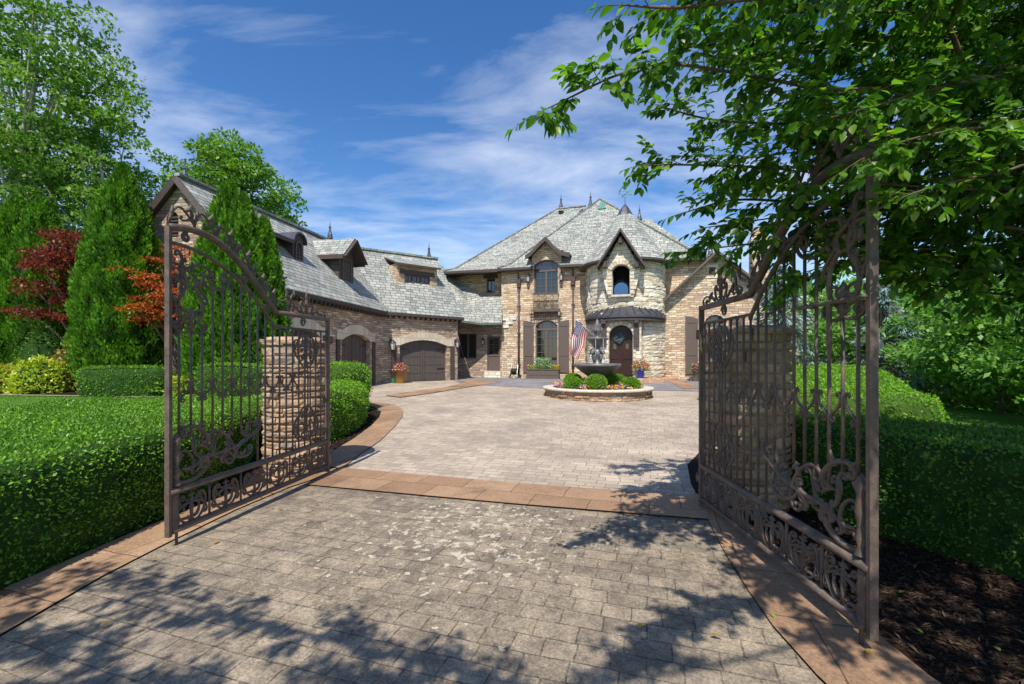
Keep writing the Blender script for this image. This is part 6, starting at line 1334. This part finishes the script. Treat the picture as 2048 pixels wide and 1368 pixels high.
# flag
fl_root = thing('flag', FT.P(-.75, 3.3, TR_), 'american flag on a white staff angled out from the turret beside the fountain', 'flag')
def FP(px, py, d): return pt(px, py, d)
s0, s1 = FP(1189, 672, 21.6), FP(1151, 638, 20.6); mb = MB(); mb.tube([s0, s1], .022, 8); mb.lathe([(.001, -.03), (.035, 0), (.001, .03)], s1, 8); mb.build('staff', m_plain('white_staff', (.75, .75, .73), .4, .4), fl_root)
RED, WHT, NAV = m_plain('flag_red', (.50, .03, .04), .8, .1, .12), m_plain('flag_white', (.78, .76, .72), .8, .1, .05), m_plain('flag_navy', (.02, .035, .16), .8, .1, .12)
Ax = (s0-s1).normalized(); h0_ = s1+Ax*.03; fw_ = .97; flen = 1.72
def FLG(s, t):   # s along the hoist (0 top at staff tip), t down the fly
    p = h0_+Ax*(fw_*s); dn = Vector((-.36*t*.9, 0, -t*flen*.93)); wv_ = .06*math.sin(s*7+t*5)*min(1, t*2)
    return p+dn*1.0+Vector((-.10*s*t+.04*math.sin(t*8+s*4), wv_-.08*t, .17*s*t))
mb = MB()
def patch(s0_, s1_, t0, t1, m, ns, nt_):
    for i in range(ns):
        for j in range(nt_):
            a, b_, c, d = s0_+(s1_-s0_)*i/ns, s0_+(s1_-s0_)*(i+1)/ns, t0+(t1-t0)*j/nt_, t0+(t1-t0)*(j+1)/nt_; mb.face([FLG(a, c), FLG(b_, c), FLG(b_, d), FLG(a, d)], m)
for k in range(13): patch(k/13, (k+1)/13, .40 if k < 7 else 0, 1, k % 2, 1, 18)
patch(0, 7/13, 0, .40, 2, 8, 10)
off = Vector((0, -.006, 0))
for r_ in range(9):
    for c in range(6 if r_ % 2 == 0 else 5):
        s = (r_+1)*.0538; t = (.035+.066*c+(0 if r_ % 2 == 0 else .033)); p = FLG(s, t)+off; q = []
        for i in range(10): rr = .027 if i % 2 == 0 else .011; a = math.pi/2+i*math.pi/5; q.append(p+Vector((rr*math.cos(a), 0, rr*math.sin(a))))
        mb.face(q, 1); mb.face([v-off*2 for v in q], 1)
mb.build('cloth', [RED, WHT, NAV], fl_root)
# hose reel cart
hu = FM.hit(1029, 750, .55)[0]; hp = FM.P(hu, pz-.01, .6); root = thing('hose_reel', hp, 'hose reel cart with curved metal frame beside the left downspout', 'hose reel'); STL = m_plain('grey_metal_tube', (.45, .45, .46), .3, .5, .1, 5, 0, .6); RUB = m_plain('black_hose', (.02, .022, .02), .5, .4)
H = lambda u, z, n: FM.P(hu+u, pz+z, .6+n)
for s in (-1, 1):
    mb = MB(); mb.tube([H(s*.26, .03, .3), H(s*.24, .12, .3), H(s*.2, .45, .05), H(s*.19, .75, -.1), H(s*.12, .88, -.16)], .02, 8); mb.tube([H(s*.26, .05, .3), H(s*.26, .05, -.25)], .018, 6); mb.build('frame', STL, root)
mb = MB(); mb.tube([H(-.26, .06, .3), H(.26, .06, .3)], .03, 8); mb.tube([H(-.12, .88, -.16), H(.12, .88, -.16)], .024, 8); mb.build('handle', STL, root)
mb = MB()
for i in range(9): u = -.15+i*.0375; mb.tube([H(u+.018*math.sin(a/2), .38+(.165+.012*(i % 2))*math.sin(a), (.165+.012*(i % 2))*math.cos(a)) for a in np.linspace(0, 6.283, 17)], .02, 6, cap=False)
for s in (-1, 1): mb.tube([H(s*.18, .38+.2*math.sin(a), .2*math.cos(a)) for a in np.linspace(0, 6.283, 17)], .012, 5, cap=False)
mb.build('hose', RUB, root)
for s in (-1, 1): mb = MB(); mb.tube([H(s*.29, .11, -.2), H(s*.33, .11, -.2)], .11, 14); mb.build('wheel', RUB, root)
# path light by the hedge
x, y = G(714, 842); root = thing('path_light', (x, y, g(x, y)), 'thin dark path light standing at the foot of the rounded hedge', 'path light'); mb = MB(); mb.tube([(x, y, g(x, y)), (x, y, g(x, y)+.30)], .008, 6); mb.build('stake', BLACK, root); mb = MB(); mb.lathe([(.05, .28), (.05, .30), (.001, .315)], (x, y, g(x, y)), 12); mb.build('shade', BLACK, root)
x, y = G(1372, 768); root = thing('path_light', (x, y, g(x, y)+.03), 'small bent garden spotlight on the paving near the right shutter', 'path light'); mb = MB(); zz = g(x, y)+.03; mb.tube([(x, y, zz), (x, y, zz+.12), (x+.08, y, zz+.18)], .012, 6); mb.build('stake', BLACK, root); mb = MB(); mb.tube([(x+.05, y, zz+.17), (x+.18, y-.02, zz+.2)], [.03, .045], 8); mb.build('lamp_head', BLACK, root)
# ------------------------------------------------------------ the tree hanging over the right gate
LN_ = m_leaf('overhanging_leaf', [(0, (.030, .09, .012)), (.5, (.07, .18, .018)), (.9, (.14, .29, .035)), (1, (.26, .36, .05))], .5, .38, .45)
TX = Vector((5.3, 3.2, 0)); tz = g(5.3, 3.2)
ot = thing('overhanging_tree', (TX.x, TX.y, tz), 'big leafy tree whose branches hang over the right gate from the right edge', 'tree')
rt = random.Random(11); TW = []; LP, LD, LNn, LL = [], [], [], []; tmb = MB()
mb = MB(); mb.tube([(5.3, 3.2, tz-.3), (5.35, 3.15, 1), (5.2, 3.2, 2.2), (5.25, 3.0, 3.4), (5.1, 2.6, 4.8), (5.3, 2.2, 6.4)], [.24, .17, .15, .13, .09, .03], 12); mb.build('trunk', BARK, ot)
def catmull(P, n=6):
    P = [P[0]]+P+[P[-1]]; out = []
    for i in range(1, len(P)-2):
        for k in range(n):
            t = k/n; a, b, c, d = P[i-1], P[i], P[i+1], P[i+2]
            out.append(.5*((2*b)+(c-a)*t+(2*a-5*b+4*c-d)*t*t+(3*b-a-3*c+d)*t**3))
    out.append(P[-2]); return out
def rv(): return Vector((rt.gauss(0, 1), rt.gauss(0, 1), rt.gauss(0, 1))).normalized()
def twig(p, d, ln, r, lsz, depth=0, lsp=.030):
    n = max(3, int(ln/.05)); pts = [p]; q = p.copy(); d = d.normalized()
    for i in range(n): d = (d+rv()*.14+Vector((0, 0, -.035))).normalized(); q = q+d*(ln/n); pts.append(q.copy())
    tmb.tube(pts, [r*(1-.75*i/n) for i in range(n+1)], 4, cap=False)
    s = .15*ln*(depth == 0); side = rt.choice((-1, 1))
    while s < ln:
        i = min(n-1, int(s/ln*n)); a = pts[i].lerp(pts[i+1], s/ln*n-i); t = (pts[i+1]-pts[i]).normalized(); x = t.cross(Vector((0, 0, 1))); x = x.normalized() if x.length > .01 else Vector((1, 0, 0))
        side = -side; dd = t*.65+x*side*(.75+.2*rt.random())+Vector((0, 0, -.28-.5*rt.random()))+rv()*.22
        LP.append(a); LD.append(dd); LNn.append(Vector((0, 0, 1))+rv()*.45+x*side*-.2); LL.append(lsz*rt.uniform(.65, 1.2)); s += lsp*rt.uniform(.7, 1.3)
    LP.append(pts[-1]); LD.append(d+Vector((0, 0, -.3))); LNn.append(Vector((0, 0, 1))+rv()*.3); LL.append(lsz*.9)
    if depth < 1:
        for k in range(rt.choice((2, 3, 3, 4))):
            i = rt.randint(1, n-1); t = (pts[i+1]-pts[i]).normalized(); twig(pts[i], t+rv()*.8, ln*rt.uniform(.4, .75), r*.6, lsz, depth+1, lsp)
def limb(pts, r0, r1, dens=.085, ln=(.22, .5), lsz=.072, start=0., bias=(0, 0, 0), root=None, lsp=.030):
    pts = [Vector(p) for p in pts]
    if root is not None: pts = [Vector(root)]+pts
    C = catmull(pts); m = len(C); rad = [r0+(r1-r0)*(i/(m-1))**.8 for i in range(m)]
    b = MB(); b.tube(C, rad, 8); b.build('limb', BARK, ot)
    L_ = [0]
    for a, c in zip(C, C[1:]): L_.append(L_[-1]+(c-a).length)
    s = L_[-1]*start
    while s < L_[-1]:
        i = max(k for k in range(m) if L_[k] <= s); i = min(i, m-2); f = (s-L_[i])/max(1e-6, L_[i+1]-L_[i]); p = C[i].lerp(C[i+1], f); t = (C[i+1]-C[i]).normalized(); v = rv()
        d = t*.7+(v-t*v.dot(t))*.9+Vector(bias); fr_ = s/L_[-1]; twig(p, d, rt.uniform(*ln)*(1.15-.55*fr_), max(.0028, rad[i]*.25), lsz, 0, lsp); s += dens*rt.uniform(.6, 1.4)
    twig(C[-1], (C[-1]-C[-2]), .16, r1, lsz, 1, lsp)
def PX(l):
    m_ = max(q[2] for q in l); f = 3.9/m_ if m_ > 3.9 else 1
    return [pt(q[0], q[1], q[2]*f) for q in l]
tr0 = (5.25, 3.05, 2.6); tr1 = (5.2, 2.9, 3.5); tr2 = (5.1, 2.6, 4.6)
# long limb sweeping left to the tip against the sky
limb(PX([(2300, 150, 3.4), (2045, 133, 3.05), (1920, 150, 2.9), (1767, 174, 2.7), (1645, 177, 2.5), (1486, 148, 2.35), (1330, 128, 2.2), (1235, 150, 2.1), (1150, 190, 2.02), (1085, 222, 1.98)]), .021, .0025, .052, (.10, .30), .064, .12, (0, .12, .05), tr1)
limb(PX([(2250, -120, 2.9), (2000, -60, 2.6), (1750, -30, 2.35), (1520, -5, 2.2), (1360, 15, 2.1), (1250, 10, 2.02)]), .03, .004, .07, (.14, .34), .064, .2, (0, .15, -.12), tr1)
limb(PX([(1925, 130, 2.9), (1900, 60, 2.8), (1840, -30, 2.6), (1800, -160, 2.4)]), .02, .006, .10, (.15, .35), .066, .1)
limb(PX([(2200, 20, 3.6), (1950, 60, 3.4), (1700, 80, 3.2), (1500, 70, 3.0), (1380, 95, 2.9)]), .03, .004, .075, (.18, .42), .066, .15, (0, .1, -.1), tr1)
limb(PX([(2300, 280, 3.9), (2050, 270, 3.7), (1800, 262, 3.5), (1600, 250, 3.3), (1430, 240, 3.15), (1330, 215, 3.0)]), .03, .004, .075, (.18, .42), .068, .2, (0, .1, -.12), tr0)
limb(PX([(2300, 340, 4.4), (2000, 330, 4.2), (1750, 330, 4.0), (1560, 335, 3.8), (1400, 330, 3.6), (1290, 330, 3.5)]), .03, .004, .075, (.2, .42), .07, .2, (0, .05, 0), tr0)
limb(PX([(2300, 420, 4.9), (2000, 425, 4.6), (1780, 420, 4.3), (1600, 405, 4.1), (1470, 400, 4.0), (1370, 425, 3.9)]), .03, .004, .085, (.2, .42), .07, .2, (0, 0, 0), tr0)
limb(PX([(2300, 470, 5.2), (2000, 480, 4.9), (1800, 480, 4.7), (1620, 480, 4.5), (1480, 490, 4.4), (1370, 505, 4.3)]), .028, .004, .10, (.2, .38), .07, .2, (0, 0, .1), tr0)
limb(PX([(2300, 540, 4.0), (2050, 520, 3.8), (1880, 510, 3.6), (1740, 480, 3.4), (1600, 420, 3.3)]), .028, .004, .08, (.2, .45), .07, .15, (0, 0, -.05), tr0)
limb(PX([(2350, 640, 4.6), (2100, 600, 4.4), (1930, 580, 4.2), (1800, 560, 4.1)]), .025, .004, .085, (.2, .45), .07, .15, (0, 0, .05), tr0)
limb(PX([(2250, 420, 3.2), (2050, 400, 3.1), (1900, 370, 3.0), (1760, 330, 2.9), (1650, 290, 2.8)]), .025, .004, .075, (.18, .42), .066, .12, (0, 0, 0), tr0)
limb(PX([(2250, 200, 4.6), (2050, 190, 4.5), (1850, 170, 4.4), (1650, 200, 4.3), (1480, 230, 4.2)]), .03, .004, .075, (.2, .48), .07, .15, (0, 0, 0), tr1)
limb(PX([(2250, 60, 4.8), (2050, 40, 4.7), (1850, 10, 4.6), (1680, 20, 4.5)]), .03, .004, .085, (.2, .48), .07, .15, (0, 0, 0), tr1)
limb(PX([(2250, 320, 5.8), (2050, 330, 5.7), (1850, 360, 5.6), (1700, 380, 5.5)]), .03, .004, .085, (.22, .5), .072, .15, (0, 0, 0), tr1)
limb(PX([(2150, 230, 2.3), (2020, 250, 2.2), (1900, 262, 2.12), (1800, 285, 2.08), (1720, 320, 2.05)]), .012, .003, .06, (.12, .32), .062, .1, (0, 0, .05), (5.0, 2.7, 2.9))
limb(PX([(2150, 330, 2.25), (2000, 345, 2.2), (1880, 370, 2.12), (1790, 400, 2.08)]), .012, .003, .06, (.12, .28), .062, .1, (0, 0, .1), (5.0, 2.7, 2.6))
limb(PX([(2150, 120, 2.4), (2000, 150, 2.3), (1860, 180, 2.2), (1740, 215, 2.12), (1640, 240, 2.05)]), .012, .003, .06, (.12, .32), .062, .1, (0, 0, .05), (5.0, 2.7, 3.1))
# the many lesser limbs that fill the crown
def xmin(y): return float(np.interp(y, [-150, 0, 60, 100, 150, 260, 300, 350, 400, 450, 520, 560, 620, 680], [1200, 1215, 1300, 1320, 1330, 1345, 1300, 1290, 1400, 1360, 1350, 1640, 1800, 1960]))
for i in range(20):
    yy = -120+690*(i+.5)/20+rt.uniform(-15, 15); d1 = rt.uniform(2.6, 3.6); xe = xmin(yy)+rt.uniform(20, 420); xs = rt.uniform(2150, 2350); k = 6
    ph, am = rt.uniform(0, 6.28), rt.uniform(12, 34); d0_ = d1+rt.uniform(.2, .7)
    limb(PX([(xs+(xe-xs)*t, yy+am*math.sin(ph+t*5)-30*t+25*t*t*1.6, d0_+(d1-d0_)*t) for t in np.linspace(0, 1, k)]), .022, .003, .095, (.2, .42), .062+.004*d1, .04, (0, 0, rt.uniform(-.1, .1)), (5.2, 3.0, 2.0+2.4*(1-i/30)))
# boughs that pass over the photographer's head and dapple the paving
for st, P_ in ((.22, [(4.2, 1.2, 4.3), (2.6, .6, 4.3), (1.2, .2, 4.1), (.2, -.2, 3.9)]), (.75, [(3.4, .8, 4.9), (1.6, -.6, 4.9), (-.2, -1.0, 4.6), (-1.5, -.7, 4.3)]), (.70, [(3.0, -.4, 4.4), (1.0, -1.2, 4.4), (-1.2, -1.2, 4.2), (-2.6, -.6, 4.0), (-3.4, .0, 3.9)]), (.2, [(3.9, 2.0, 4.6), (2.9, 1.6, 4.7), (2.1, 1.4, 4.5), (1.4, 1.3, 4.3)]),
    (.2, [(4.0, 1.4, 4.4), (3.0, .7, 4.2), (2.0, .5, 4.1), (1.2, .7, 4.0)]), (.2, [(4.2, 1.0, 3.7), (3.2, .4, 3.7), (2.2, .1, 3.7), (1.3, -.1, 3.8)]), (.2, [(4.2, 1.8, 5.2), (3.0, 1.2, 5.4), (1.8, .9, 5.3), (.9, .8, 5.2)]), (.3, [(4.2, 2.4, 3.6), (3.5, 1.6, 3.7), (2.7, 1.1, 3.6), (2.0, .8, 3.5)]), (.68, [(1.5, -1.4, 4.4), (-.5, -.8, 4.3), (-1.8, -.3, 4.2), (-3.0, .15, 4.1), (-4.0, .4, 4.0)]), (.68, [(.8, -1.6, 4.3), (-1.2, -1.2, 4.3), (-2.4, -.6, 4.1), (-3.6, -.2, 4.0)]),
    (.3, [(4.0, 2.4, 4.5), (3.0, 2.2, 4.5), (2.0, 2.0, 4.4), (1.2, 1.9, 4.3), (.7, 1.8, 4.2)]), (.15, [(4.3, .2, 4.2), (3.3, -.3, 4.1), (2.4, -.5, 4.1), (1.5, -.6, 4.1)]), (.15, [(4.4, 1.5, 4.9), (3.6, 1.0, 4.9), (2.8, .6, 4.8), (2.0, .2, 4.7)]), (.3, [(3.6, 1.7, 4.4), (2.2, 1.5, 4.3), (1.3, 1.3, 4.2), (.6, 1.2, 4.1)])):
    limb(P_, .04, .005, .078 if st > .5 else .055, (.22, .5), .078, st, (0, 0, -.05), tr2, .038)
tmb.build('twigs', BARK, ot)['kind'] = 'stuff'
P = np.array([tuple(v) for v in LP]); n = len(P); print('LEAVES', n)
leaves('crown', P, np.array([tuple(v) for v in LD]), np.array([tuple(v) for v in LNn]), np.array(LL), np.array(LL)*.60, LN_, ot, 'leaf')
